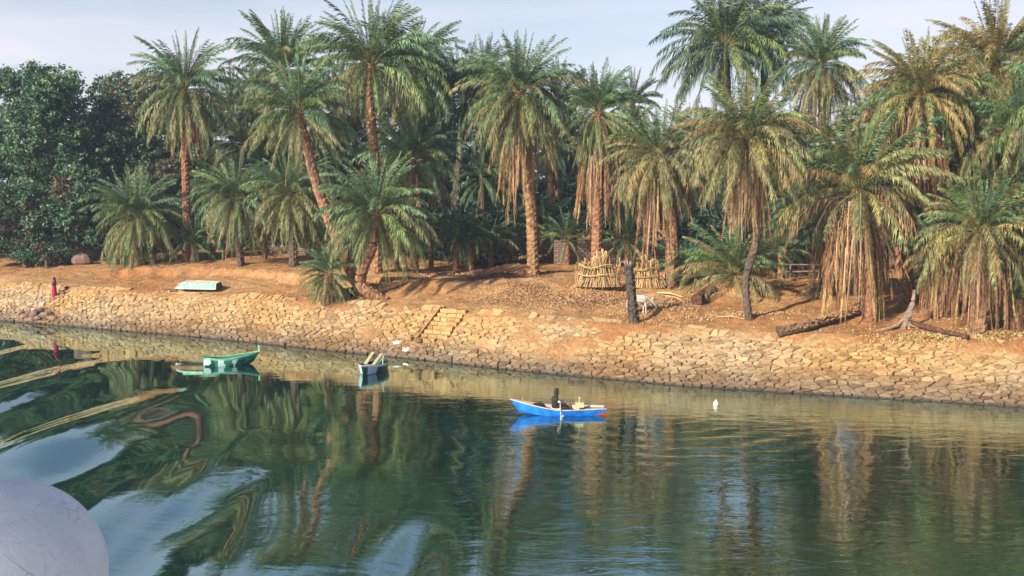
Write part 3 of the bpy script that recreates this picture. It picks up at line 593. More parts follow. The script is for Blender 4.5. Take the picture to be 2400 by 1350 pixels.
palm('small grey palm shoot beneath the tall slim palm', (455,614), (455,575), 62, 'bush', 'dull', mult=.8)
palm('small palm with a stubby red trunk in the shade at centre', (1068,632), (1072,545), 66, 'droop', 'dull', mult=.7, r0=.25, r1=.22)
palm('young palm with pale stems left of the scarred middle trunk', (1100,634), (1104,560), 55, 'bush', 'green', mult=.6)
palm('dark young palm in deep shade left of the middle trunk', (1185,622), (1185,548), 78, 'bush', 'dull', Y=88)
palm('dark young palm in shade right of the middle trunk', (1278,620), (1280,535), 78, 'bush', 'dull', Y=90)
palm('young palm with yellow-green stems beside the crooked trunk', (1722,672), (1722,640), 122, 'fan', 'gold', mult=.8)
palm('small dark green palm shoot between the reed fence and the young palm', (1628,668), (1622,645), 84, 'bush', 'green', mult=.8)
palm('bright green palm shoot at the right edge low down', (2385,775), (2388,700), 75, 'bush', 'green', mult=.8)
palm('grey-green palm filling the gap below the lone tall palm', (1880,655), (1870,480), 90, 'droop', 'dull', Y=76, trunk='trunk_dark')
palm('date palm at the right edge with blue-green upright fronds', (2335,700), (2350,470), 105, 'fan', 'green', Y=60, trunk='trunk_dark')
palm('tiny grey bush palm on the orange ground at right', (1908,702), (1908,694), 26, 'bush', 'dull', mult=.45, cat='shrub', name='palm_shoot')

for (bx_, by_, cy_, rr_, lb) in ((1010,628,560,70,'young palm low in the shade left of the stubby red trunk'),(1150,625,560,62,'young palm in shade second left of the middle trunk'),(1330,622,560,66,'young palm left of the column palm in the shade'),
  (930,630,585,60,'young palm in the shade behind the twisted trunk'),(620,608,560,62,'grey young palm between the two pale drooping palms'),(745,606,560,62,'young palm behind the leaning trunk foot'),(500,606,560,60,'young grey palm right of the slim trunk foot'),
  (1470,640,570,64,'young palm between the reed sheaves in the shade'),(1830,655,590,70,'young palm right of the crooked trunk in the shade'),(2240,740,650,80,'young palm left of the tangled right palm')):
    palm(lb, (bx_, by_), (bx_, cy_), rr_, 'bush', 'green', mult=.65, r0=.2, r1=.2)
palm('shaggy palm with dead stalks to the ground between the twisted root and the tangled palm', (2195,745), (2200,600), 95, 'beard', 'gold', mult=.8, dlen=.9)
palm('shaggy shaded palm at the right edge behind the bright shoot', (2370,765), (2376,600), 100, 'beard', 'gold', mult=.8, dlen=.9)
palm('shaded palm with straw skirt directly left of the broad low palm', (1935,690), (1930,520), 85, 'beard', 'dull', mult=.7, dlen=.9, Y=66, trunk='trunk_dark')
palm('grey-green palm tucked left of the tall yellowed palm', (2070,690), (2085,300), 105, 'droop', 'gold', Y=70, via=((2072,480),), trunk='trunk_dark')
palm('drooping palm in shade between the low broad palm and the right tangled palm', (2190,720), (2195,560), 85, 'shrub', 'dull', Y=60, dlen=.9, trunk='trunk_dark')
palm('olive palm under the crown pair, right of the column palm', (1480,655), (1478,440), 85, 'droop', 'dull', Y=80, trunk='trunk_dark')

# grove further back: crown of one mesh
def crown_mesh(style, seed, tone_mats):
    q = random.Random(seed); Vs = []; Fs = []; MI = []; base = 0
    for cls, cnt in STY[style].items():
        for k in range(cnt):
            me = q.choice(CL[cls]); az = q.uniform(0, 6.28); s = q.uniform(.85, 1.1)
            v = np.empty(len(me.vertices)*3, dtype=np.float32); me.vertices.foreach_get('co', v); v = v.reshape(-1, 3)*s
            ca, sa = math.cos(az), math.sin(az); v = np.stack([v[:, 0]*ca-v[:, 1]*sa, v[:, 0]*sa+v[:, 1]*ca, v[:, 2]-0.1*ELV.index(cls)], -1)
            f = np.empty(len(me.polygons)*4, dtype=np.int32); me.polygons.foreach_get
            me.loops.foreach_get('vertex_index', f); f = f.reshape(-1, 4)
            mi = np.empty(len(me.polygons), dtype=np.int32); me.polygons.foreach_get('material_index', mi)
            kk = q.randrange(len(tone_mats)); mi = np.where(mi == 1, len(tone_mats), kk) if cls not in DEAD else np.full(len(mi), len(tone_mats)+1)
            Vs.append(v); Fs.append(f+base); MI.append(mi); base += len(v)
    return mesh_data('palm_crown', np.concatenate(Vs), np.concatenate(Fs), [M[t] for t in tone_mats]+[M['rachis'], M['frond_dry']], np.concatenate(MI))
for k_ in ('std', 'droop', 'skirt'): STY[k_+'_b'] = {c_: round(n_*1.35) for c_, n_ in STY[k_].items() if c_ != 'thatch'}
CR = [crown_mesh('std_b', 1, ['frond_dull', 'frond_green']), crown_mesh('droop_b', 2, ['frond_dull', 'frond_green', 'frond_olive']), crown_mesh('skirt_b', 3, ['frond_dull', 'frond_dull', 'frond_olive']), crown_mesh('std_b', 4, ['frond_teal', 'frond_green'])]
TRK = {}
def back_palm(px, cy, rad, Y, label, group='date palms deep in the grove', bend=0.0, kind=None):
    P = at_y(px, 600, Y); P.z = gz(P.x, P.y); root = empty('date_palm', P); tag(root, label, 'palm tree', group)
    C = at_y(px, cy, Y)-P; b = MB(); q = random.Random(int(px*7+cy))
    n = 10; pts = [Vector((bend*math.sin(i/n*2.2), 0, -0.3+(C.z+0.3)*i/n)) for i in range(n+1)]
    b.tube(pts, [0.34-0.1*i/n for i in range(n+1)], 8); b.build('trunk', M['trunk_dark'] if q.random() < .6 else M['trunk'], root)
    s = rad/(FPX/Y)*1.32/4; o = new_obj('crown', CR[kind if kind is not None else q.randrange(4)], root, pts[-1]); o.scale = (s, s, s); o.rotation_euler = (q.uniform(-.08, .08), q.uniform(-.08, .08), q.uniform(0, 6.28))
B = back_palm
B(548,255,75,112,'far palm crown between the tall slim palm and the leaning palm', kind=0)
B(612,300,85,104,'olive palm crown behind and left of the leaning palm', kind=1)
B(600,210,60,118,'far dark palm tip left of the first tall crown pair', kind=0)
B(792,255,95,106,'blue-green palm crown between the leaning palm and the tallest one', kind=3)
B(834,330,80,100,'palm with pale slim trunk showing left of the tallest red trunk', kind=1)
B(770,385,90,98,'low fan crowned palm behind the leaning trunk', kind=3)
B(948,280,95,104,'blue-green palm right of the tallest red trunk', kind=3)
B(1040,320,85,108,'dark crown right of the mid-height arching palm', kind=0)
B(1135,175,70,116,'far palm top touching the left side of the big middle crown', kind=0)
B(1020,200,75,118,'far palm top right of the tallest pair', kind=0)
B(1305,235,75,104,'palm crown directly right of and behind the big middle crown', kind=0)
B(1330,330,80,108,'dark palm crown low between middle palm and column palm', kind=2)
B(1470,320,75,102,'palm crown directly right of the column palm', kind=0)
B(1450,410,70,96,'low dark palm crown behind the column palm', kind=2)
B(1620,330,80,96,'palm crown between the bearded palm and big leafy palm', kind=1)
B(1850,330,90,92,'palm crown right of the bright green heart', kind=1)
B(2040,285,80,90,'palm crown between the lone tall palm and long skirted palm', kind=1)
B(2090,380,85,82,'dull crown behind the broad low palm', kind=2)
B(2225,190,95,78,'dark crown between the two yellow palms near the top', kind=2)
B(2250,450,80,75,'dull crown under the tallest yellow palm', kind=1)
B(2390,180,90,74,'crown at the right edge under the tallest yellow palm', kind=2)
B(630,395,80,100,'low bluish crown above the two pale drooping palms', kind=3)
B(500,320,80,110,'bluish palm crown right of the slim palm trunk', kind=3)
B(1160,330,80,112,'shaded palm crown left of the middle trunk', kind=2)
for (px, cy, rad, Y, k, lb) in ((575,345,72,101,1,'grey-green palm crown left of the first crown pair'),(735,350,72,99,3,'palm crown behind the leaning trunk at mid height'),(905,420,70,97,3,'low palm crown right of the tallest red trunk'),
  (1010,285,75,100,1,'palm crown between the mid-height palm and the shaded dark one'),(1130,410,72,99,3,'low bluish palm crown left of the middle trunk'),(1290,350,70,96,1,'olive palm crown right of the middle skirt'),
  (640,250,75,102,1,'olive palm crown low in the first crown pair'),(840,215,75,103,1,'grey-green crown under the left side of the tallest palm'),(1480,240,60,108,0,'small far crown between column palm and bearded palm'),
  (1660,420,80,88,1,'palm crown low between the bearded palm and the leafy palm'),(1930,330,80,82,1,'olive palm crown under the lone tall palm'),(1800,480,80,80,0,'shaded crown right of the crooked trunk'),
  (2110,260,80,80,2,'crown behind the long skirted palm'),(2330,330,90,68,1,'grey-green crown right below the tallest yellow palm'),(2140,470,80,76,2,'dull crown behind the long narrow skirt'),(510,430,70,104,3,'bluish palm crown right of the slim trunk, low')):
    B(px, cy, rad, Y, lb, kind=k)
q = random.Random(11)
for i in range(34):
    px = -40+i*74+q.uniform(-25, 25); 
    if px < 470: continue
    B(px, q.uniform(330, 470), q.uniform(55, 80), q.uniform(105, 128), 'shaded date palm half hidden deep in the grove', 'half hidden palms deep in the grove', q.uniform(-1, 1))
for (px, cy, Y) in ((2520,200,58),(2600,330,54),(2700,250,60),(2580,480,50)):
    B(px, cy, 140, Y, 'date palm continuing the grove beyond the right edge', 'palms beyond the right edge')

# ------------------------------------------------------------------ broadleaf trees and thicket
def leaf_quads(C, size, q, m_split=None):
    n = len(C); d = q.normal(size=(n, 3)); d /= np.linalg.norm(d, axis=1)[:, None]; e = q.normal(size=(n, 3)); e -= d*(e*d).sum(1)[:, None]; e /= np.linalg.norm(e, axis=1)[:, None]
    s = size*q.uniform(.6, 1.25, n)[:, None]; a = d*s; b = e*s*0.42
    V = np.stack([C-a*0.5, C+b*0.5, C+a*0.5, C-b*0.5], 1).reshape(-1, 3); F = np.arange(n*4).reshape(-1, 4); return V, F
def lobes_crown(center, rad, nl, nclump, nleaf, size, seed, drop=0.0):
    q = np.random.default_rng(seed); out = []; lobe_id = []
    d = q.normal(size=(nl, 3)); d /= np.linalg.norm(d, axis=1)[:, None]; d[:, 2] = np.where(d[:, 2] < -0.75, -d[:, 2], d[:, 2])
    rr = q.uniform(.3, .92, nl)[:, None]; Cn = d*rr*np.array(rad); Lr = q.uniform(.2, .33, nl)*np.mean(rad)
    for i in range(nl):
        e = q.normal(size=(nclump, 3)); e /= np.linalg.norm(e, axis=1)[:, None]; cl = Cn[i]+e*Lr[i]*q.uniform(.6, 1.05, nclump)[:, None]*np.array([1, 1, .8])
        for c in cl:
            out.append(c+q.normal(size=(nleaf, 3))*np.array([.26, .26, .17])*size*2.6); lobe_id.append(np.full(nleaf, (hash((i, seed)) % 97)/97))
    P = np.concatenate(out)+np.array(center); L = np.concatenate(lobe_id); return P, L, Cn+np.array(center)
def tree(label, base, cpx, rpx, Y=None, seed=1, russet=0.15, dens=1.0, trunk=True, name='broadleaf_tree', cat='tree', group=None):
    P0 = on_ground(*base) if Y is None else at_y(base[0], base[1], Y); P0.z = gz(P0.x, P0.y)
    sc = FPX/P0.y; C = at_y(cpx[0], cpx[1], P0.y+1.5)-P0; rad = (rpx[0]/sc, rpx[0]/sc*0.8, rpx[1]/sc)
    root = empty(name, P0); tag(root, label, cat, group); big = max(rad)
    nl = int(50*dens)+8; nleaf = 16; ncl = 30 if big > 3 else 14
    P, L, Cn = lobes_crown(C, rad, nl, ncl, nleaf, 0.34 if big > 3 else 0.22, seed)
    keep = P[:, 2] > 0.05; P = P[keep]; L = L[keep]
    q = np.random.default_rng(seed+5); V, F = leaf_quads(P, 0.42 if big > 3 else 0.24, q)
    # russet new leaves flush on some of the lobes
    mi = ((L < russet) | (q.random(len(P)) < russet*0.3)).astype(int)
    me = mesh_data('crown', V, F, [M['leaf_a'], M['leaf_b']], mi); set_rnd(me, np.clip(q.random(len(P))*0.6+L*0.4, 0, 1)); new_obj('crown', me, root)
    b = MB(); top = Vector((C.x*0.6, C.y*0.6, max(0.6, C.z-0.15*rad[2])))
    b.tube([Vector((0, 0, -.3)), top*0.35, top*0.7, top], [.045*big+.08, .035*big+.06, .03*big+.04, .02*big], 8)
    for i in range(min(9, nl)):
        e = Vector(Cn[i*2 % nl]); b.tube([top*(.45+.05*i), (top*(.5+.05*i)).lerp(e, .5)+Vector((0, 0, .3)), e], [.02*big+.03, .012*big+.02, .015], 6)
    b.build('trunk', M['bark'], root)
    return root
tree('big dark leafy tree filling the left edge', (70,625), (95,335), (165,185), seed=1, dens=2.0, Y=104, russet=.08)
tree('dark leafy tree with russet top between the left edge tree and the slim palm', (300,610), (325,350), (185,190), seed=2, dens=2.4, Y=110, russet=.16)
tree('lower leafy tree in front of the big left edge tree', (60,628), (55,520), (125,105), seed=3, dens=1.2, Y=97, russet=.22)
tree('mid green leafy tree standing left of the low feathery palm', (195,618), (175,500), (95,115), seed=4, dens=1.2, Y=98, russet=.1)
tree('leafy tree behind the low feathery palm and slim trunk', (400,610), (420,480), (120,130), seed=9, dens=1.2, Y=106, russet=.3)
tree('rounded green bush at the top of the bank beside the low feathery palm', (285,622), (282,592), (38,38), seed=5, dens=.6, russet=.05, name='bush', cat='bush')
tree('low green bush overhanging the ledge at the far left', (110,630), (105,590), (75,40), seed=6, dens=.9, russet=.2, name='bush', cat='bush')
tree('leafy tree continuing beyond the left edge', (-200,625), (-190,380), (190,180), seed=7, dens=1.3, Y=100, russet=.1)
tree('round tree behind the gap of the column palm', (1330,600), (1350,470), (110,90), seed=12, dens=.9, Y=125, russet=0, group='dark trees behind the palms')
tree('dark tree deep behind the bearded palm', (1600,600), (1560,470), (120,110), seed=13, dens=.9, Y=120, russet=0, group='dark trees behind the palms')
# dense undergrowth of the grove
q = np.random.default_rng(99); N = 1500; X = q.uniform(-75, 62, N); Yt = np.array([float(shore_y(x)) for x in X])
D = q.uniform(0, 1, N); Yc = np.maximum(Yt+34+D*34, 0); 
Yc = np.maximum(Yc, np.where(X < 0, 102, 0)); G = ground_z(X, Yc); Hh = q.uniform(0.3, 1, N)**0.8*(3.5+7.5*D)
pts = np.concatenate([np.stack([X[i]+q.normal(size=26)*.8, Yc[i]+q.normal(size=26)*.8, G[i]+Hh[i]+q.normal(size=26)*.6], -1) for i in range(N)])
pts = pts[pts[:, 2] > 3.2]; V, F = leaf_quads(pts, .75, q)
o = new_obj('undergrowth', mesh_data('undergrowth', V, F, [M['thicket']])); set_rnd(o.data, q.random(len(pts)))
tag(o, 'dense dark undergrowth filling the back of the palm grove', 'undergrowth', kind='stuff')
q = np.random.default_rng(98); N = 1500; X = q.uniform(-60, 45, N); Yc = np.array([float(shore_y(x)) for x in X])+q.uniform(26, 34, N); Yc = np.maximum(Yc, 82)
sel = ~(((X > 0) & (X < 12) & (Yc < 89)) | ((X > 18) & (X < 29) & (Yc < 87))); X, Yc = X[sel], Yc[sel]; N = len(X)
G = ground_z(X, Yc); pts = np.concatenate([np.stack([X[i]+q.normal(size=20)*.55, Yc[i]+q.normal(size=20)*.55, G[i]+q.uniform(.1, 1)**1.5*4.2+q.normal(size=20)*.35], -1) for i in range(N)])
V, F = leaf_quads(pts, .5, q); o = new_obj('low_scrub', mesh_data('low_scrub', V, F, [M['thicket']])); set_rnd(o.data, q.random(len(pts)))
tag(o, 'low dark scrub growing between the palm trunks', 'scrub', kind='stuff')

# ------------------------------------------------------------------ mud-brick walls
def brick_wall(x0, x1, ytop, ybot, Y, label):
    a, b = at_y(x0, ybot, Y), at_y(x1, ybot, Y); zt = at_y(x0, ytop, Y).z; zb = gz((a.x+b.x)/2, Y)-0.3
    root = empty('mud_brick_wall', (a.x, Y, zb)); tag(root, label, 'wall'); w = b.x-a.x; h = zt-zb
    c = MB(); c.box((w/2, 0.16, h/2-.03), (w-.02, 0.24, h-.06)); c.build('core', M['mortar'], root)
    bw, bh = .40, .19; nr = int(h/bh); me = None; q = random.Random(4)
    bb = MB(); bb.box((0, 0, 0), (bw-.03, .12, bh-.03)); me = mesh_data('brick', bb.V, bb.F, [M['mudbrick']])
    for r_ in range(nr):
        for k in range(int(w/bw)+1):
            x = (k+.5*(r_ % 2))*bw
            if x < bw/2 or x > w-bw/2 or (r_ == nr-1 and q.random() < .25): continue
            o = new_obj('brick', me, root, (x, q.uniform(-.015, .015), h-(nr-1-r_+.5)*bh)); o.rotation_euler = (0, q.uniform(-.03, .03), q.uniform(-.03, .03))
    return root
brick_wall(1298, 1460, 562, 618, 86, 'low mud-brick wall in the shade behind the column palm')
brick_wall(1850, 1990, 535, 650, 84, 'taller shaded mud-brick wall behind the broad low palm')
brick_wall(630, 735, 574, 600, 98, 'low mud wall in the shade behind the leaning palm foot')

# ------------------------------------------------------------------ reed bundles round two palm feet
stalk = []
for i in range(4):
    b = MB(); q = random.Random(i); b.tube([(0, 0, 0), (q.uniform(-.05, .05), q.uniform(-.05, .05), .5), (q.uniform(-.08, .08), q.uniform(-.08, .08), 1)], [.035, .032, .02], 5)
    b.add([(0, 0, .75), (.13, .02, 1.02), (.02, 0, 1.0)], [(0, 1, 2)]); b.add([(0, 0, .6), (-.11, .03, .92), (0, 0.01, .75)], [(0, 1, 2)])
    stalk.append(mesh_data('stalk', b.V, b.F, [M['straw']]))
def reed_bundle(px, py, wpx, hpx, label, n=85, seed=0):
    P = on_ground(px, py); sc = FPX/P.y; w, h = wpx/sc/2, hpx/sc; root = empty('reed_bundle', P); tag(root, label, 'reed screen'); q = random.Random(seed)
    for i in range(n):
        a = q.uniform(0, 2*math.pi) if i % 3 == 0 else q.uniform(math.pi, 2*math.pi); r_ = q.uniform(.75, 1.05); x, y = math.cos(a)*w*r_, math.sin(a)*w*.55*r_
        o = new_obj('stalk', stalk[i % 4], root, (x, y, -.1)); top = Vector((x*q.uniform(.1, .75), y*.3, h*q.uniform(.6, 1.15)*(1-.35*abs(x/w)))); v = top-Vector((x, y, 0)); v.x += q.uniform(-.5, .5); v.y += q.uniform(-.2, .2); v.z *= q.uniform(.8, 1.25)
        o.rotation_euler = v.to_track_quat('Z', 'Y').to_euler(); s = v.length; o.scale = (.85, .85, s)
    b = MB()
    for hh in (.34, .62): b.tube([(math.cos(t)*w*(1.04-.35*hh), math.sin(t)*w*.58*(1.06-.4*hh), h*hh*(1-.1*math.cos(t*3))) for t in np.linspace(0, 2*math.pi, 22)], [.035]*22, 5, caps=False)
    b.build('binding', M['straw'], root)
reed_bundle(1403, 668, 108, 72, 'sheaf of dry reeds tied round the foot of the column palm', 190, 1)
reed_bundle(1515, 670, 84, 66, 'smaller tied screen of dry reeds right of the charred stump', 140, 2)

# ------------------------------------------------------------------ stump, logs, roots
P = on_ground(1487, 757); st = empty('charred_palm_stump', P); tag(st, 'tall charred black palm stump leaning left at the top of the stone slope', 'stump')
trunk_mesh('trunk', [Vector((0, 0, -.3)), at_y(1480, 690, P.y)-P, at_y(1473, 622, P.y)-P], .28, .25, M['char'], st)
b = MB(); t = at_y(1473, 618, P.y)-P
for i in range(7): a = i*.9; b.tube([t+Vector((math.cos(a)*.15, math.sin(a)*.15, -.1)), t+Vector((math.cos(a)*.22-.03, math.sin(a)*.2, .12+.05*(i % 3)))], [.07, .02], 5)
b.tube([t+Vector((-.1, 0, 0)), t+Vector((-.35, -.05, .12)), t+Vector((-.55, -.05, .0))], [.05, .04, .02], 6)
b.build('split_top', M['wood_grey'], st)
def log(label, pxs, r, m, name='fallen_log', lift=0.1, spikes=True, cat='log'):
    Q = [on_ground(*p) for p in pxs]; P = Q[0].copy(); root = empty(name, P); tag(root, label, cat)
    trunk_mesh('trunk', [p-P+Vector((0, 0, r*.7+lift)) for p in Q], r, r*.85, m, root)
    if spikes:
        b = MB(); L = catmull([p-P+Vector((0, 0, r*.7+lift)) for p in Q], 24); q = random.Random(5)
        for i in range(1, len(L)-1):
            t = (L[i+1]-L[i-1]).normalized()
            for k in range(5):
                a = q.uniform(0, math.pi*2); s = t.cross(Vector((0, 0, 1))).normalized(); u = s.cross(t); d = s*math.cos(a)+u*abs(math.sin(a))
                b.tube([L[i]+d*r*.85, L[i]+d*(r+.10)+t*.07], [.05, .02], 4)
        b.build('leaf_stubs', M['trunk'], root)['kind'] = 'stuff'
    return root
log('long fallen palm trunk lying slantwise at the top of the stone slope', ((1822,792),(1890,778),(1960,757),(2018,738)), .24, M['trunk_dark'])
log('short dark red log lying on the bare ground right of the donkey', ((1632,716),(1650,700),(1672,686)), .28, M['wood_dark'], spikes=False)
log('low dark fallen trunk beside the tangled right palm', ((2120,762),(2190,782),(2270,802)), .14, M['wood_dark'], spikes=False)
log('knotted dark root stock at the foot of the leaning palm', ((800,700),(835,694),(860,700)), .3, M['trunk_dark'], spikes=False, name='root_stock', cat='root')
# twisted root
P = on_ground(2120, 768); rt = empty('twisted_root_stump', P); tag(rt, 'twisted upright dead root with spreading feet on the right bank', 'root')
sc = FPX/P.y; b = MB(); up = [Vector((0, 0, -.1)), Vector((.1, 0, .55)), Vector((.35, 0, 1.1)), Vector((.5, .1, 1.9))]
b.tube(catmull(up, 5), [.26-.011*i for i in range(16)], 8, jag=lambda i, k: 1+.22*math.sin(k*2+i*.8)); b.build('trunk', M['wood_grey'], rt)
q = random.Random(8)
for i in range(9):
    a = q.uniform(math.pi*.95, math.pi*2.05); L = q.uniform(.7, 2.0); b = MB(); ca, sa = math.cos(a), math.sin(a)*.6
    pts = [Vector((0, 0, .45)), Vector((ca*L*.35, sa*L*.35, .16)), Vector((ca*L, sa*L, 0))]
    for pnt in pts[1:]: pnt.z += gz(P.x+pnt.x, P.y+pnt.y)-P.z
    b.tube(catmull(pts, 4), [.07-.006*j for j in range(9)], 5); b.build('root', M['straw'] if i % 2 else M['wood_grey'], rt)

# rustic bench in the shade
P = on_ground(1905, 655); bn = empty('wooden_bench', P); tag(bn, 'rough plank bench in the shade behind the broad low palm', 'bench')
for k, z in ((0, .55), (1, .95)):
    b = MB(); b.box((0, .1*k, z), (3.6, .3 if k == 0 else .08, .07), Matrix.Rotation(-.03+.05*k, 3, 'Y')); b.build('seat' if k == 0 else 'rail', M['wood_grey'], bn)
for x in (-1.5, 0, 1.5): b = MB(); b.box((x, 0, .42), (.1, .1, 1.05)); b.build('post', M['wood_grey'], bn)

# litter: dead leaves, chips and straw
def litter(name, label, px, py, wx, wy, n, m, size, h, seed, kind='stuff', cat='litter'):
    c = at_z(px, py, 3.0); c = on_ground(px, py); q = np.random.default_rng(seed); X = c.x+q.normal(size=n)*wx; Y = c.y+q.normal(size=n)*wy
    Z = ground_z(X, Y)+q.uniform(0.01, 1, n)*h*np.exp(-((X-c.x)/wx)**2*.5-((Y-c.y)/wy)**2*.5)+.02
    V, F = leaf_quads(np.stack([X, Y, Z], -1), size, q); o = new_obj(name, mesh_data(name, V, F, [m])); set_rnd(o.data, q.random(n)); tag(o, label, cat, kind=kind); return o
litter('leaf_heap', 'heap of dark red dead leaves left of the middle palm trunk', 1190,648, 1.4,.8, 2600, M['litter_red'], .17, .35, 1, cat='leaf heap')
litter('leaf_heap', 'scattered grey-brown husks in front of the middle palm', 1215,688, 1.5,1.4, 2600, M['litter'], .14, .12, 2, cat='leaf heap')
litter('leaf_heap', 'spread of pale chips and husks left of the charred stump', 1385,706, 1.5,1.3, 2800, M['litter'], .16, .15, 3, cat='leaf heap')
litter('leaf_heap', 'brown litter around the donkey right of the stump', 1550,722, 1.1,.9, 1500, M['litter'], .17, .15, 4, cat='leaf heap')
litter('leaf_heap', 'straw and palm litter at the foot of the right palms', 2180,795, 3.5,.5, 1800, M['straw'], .22, .05, 5, cat='straw')
litter('leaf_heap', 'straw litter below the crooked trunk', 1690,742, 2.6,.5, 900, M['straw'], .17, .03, 6, cat='straw')
litter('leaf_heap', 'pale chips on the bank right of the upturned boat', 640,700, 4.0,.8, 900, M['straw'], .15, .03, 7, cat='chips')
litter('leaf_heap', 'pale reed litter behind the shaded mound at centre', 1010,645, 2.4,.5, 900, M['straw'], .25, .06, 8, cat='straw')
q = np.random.default_rng(5); n = 5000; X = q.uniform(-44, 30, n); Y = shore_y(X)+4.9+q.exponential(6, n); V, F = leaf_quads(np.stack([X, Y, ground_z(X, Y)+.02], -1), .08, q)
o = new_obj('ground_litter', mesh_data('ground_litter', V, F, [M['litter']])); set_rnd(o.data, q.random(n)); tag(o, 'scattered leaf crumbs and pebbles over the bare ground', 'litter', kind='stuff')
q = np.random.default_rng(6); n = 2200; X = q.uniform(-44, 30, n); Y = shore_y(X)+4.9+q.exponential(7, n); Z = ground_z(X, Y)
pb = MB()
for i in range(n):
    s = q.uniform(.03, .10); pb.add([(X[i]-s, Y[i], Z[i]), (X[i], Y[i]-s, Z[i]), (X[i]+s, Y[i], Z[i]), (X[i], Y[i]+s, Z[i]), (X[i]+s*.2, Y[i], Z[i]+s*.9)], [(0,1,4),(1,2,4),(2,3,4),(3,0,4)])
o = pb.build('pebbles', M['stone']); set_rnd(o.data, np.repeat(q.random(n), 4)); tag(o, 'clods and pebbles strewn over the bare bank', 'pebbles', kind='stuff')
# dry grass tufts that root in the joints of the slope
q = np.random.default_rng(15); TF = MB()
for (cx, cy, sx, sy, a) in SANDS[:6]+[(at_z(440,790,.3).x, at_z(440,790,.3).y, 1.2, .5, 1), (at_z(850,700,2.6).x, at_z(850,700,2.6).y, 1.5, .8, 1)]:
    for i in range(90):
        x, y = cx+q.normal()*sx*.6, cy+q.normal()*sy*.5; z = gz(x, y)
        for k in range(3): dx, dy = q.normal()*.10, q.normal()*.08; TF.add([(x-.012, y, z-.03), (x+.012, y, z-.03), (x+dx, y+dy, z+q.uniform(.10, .28))], [(0, 1, 2)])
o = TF.build('dry_grass', M['straw']); tag(o, 'dry tufts of grass rooted among the slope stones', 'dry grass', kind='stuff')
# palm sticks by the donkey
for i, (a, b_, lb) in enumerate((((1540,690),(1600,700),'pale palm rib lying right of the donkey head'), ((1560,697),(1605,712),'shorter pale palm rib lying nearest the short red log'), ((1680,748),(1745,753),'pale stick lying left of the crooked trunk foot'))):
    p0, p1 = on_ground(*a), on_ground(*b_); b = MB(); b.tube([Vector((0, 0, .08)), (p1-p0)*.5+Vector((0, 0, .18)), p1-p0+Vector((0, 0, .08))], [.05, .05, .03], 5); o = b.build('palm_rib', M['straw'], None, p0); tag(o, lb, 'stick')
# white sheets at the water's edge
for (px, py, s, rz, lb) in ((931,812,.5,.4,'white plastic sheet caught on stones at the waters edge left of the gap'), (952,828,.42,-.6,'lower white plastic scrap lying by the water below the gap')):
    p = on_ground(px, py); b = MB(); n = 6; V = []; q = random.Random(px)
    for j in range(3):
        for i in range(n): V.append(((i/(n-1)-.5)*s, (j/2-.5)*s*.45, q.uniform(.0, .06)+.30*s*j/2))
    F = [(j*n+i, j*n+i+1, (j+1)*n+i+1, (j+1)*n+i) for j in range(2) for i in range(n-1)]
    b.add(V, F); b.add([(x, y+.01, z-.025) for x, y, z in V], [f[::-1] for f in F]); o = b.build('plastic_sheet', M['plastic'], None, p+Vector((0, 0, .08))); o.rotation_euler = (0, 0, rz); tag(o, lb, 'sheet')

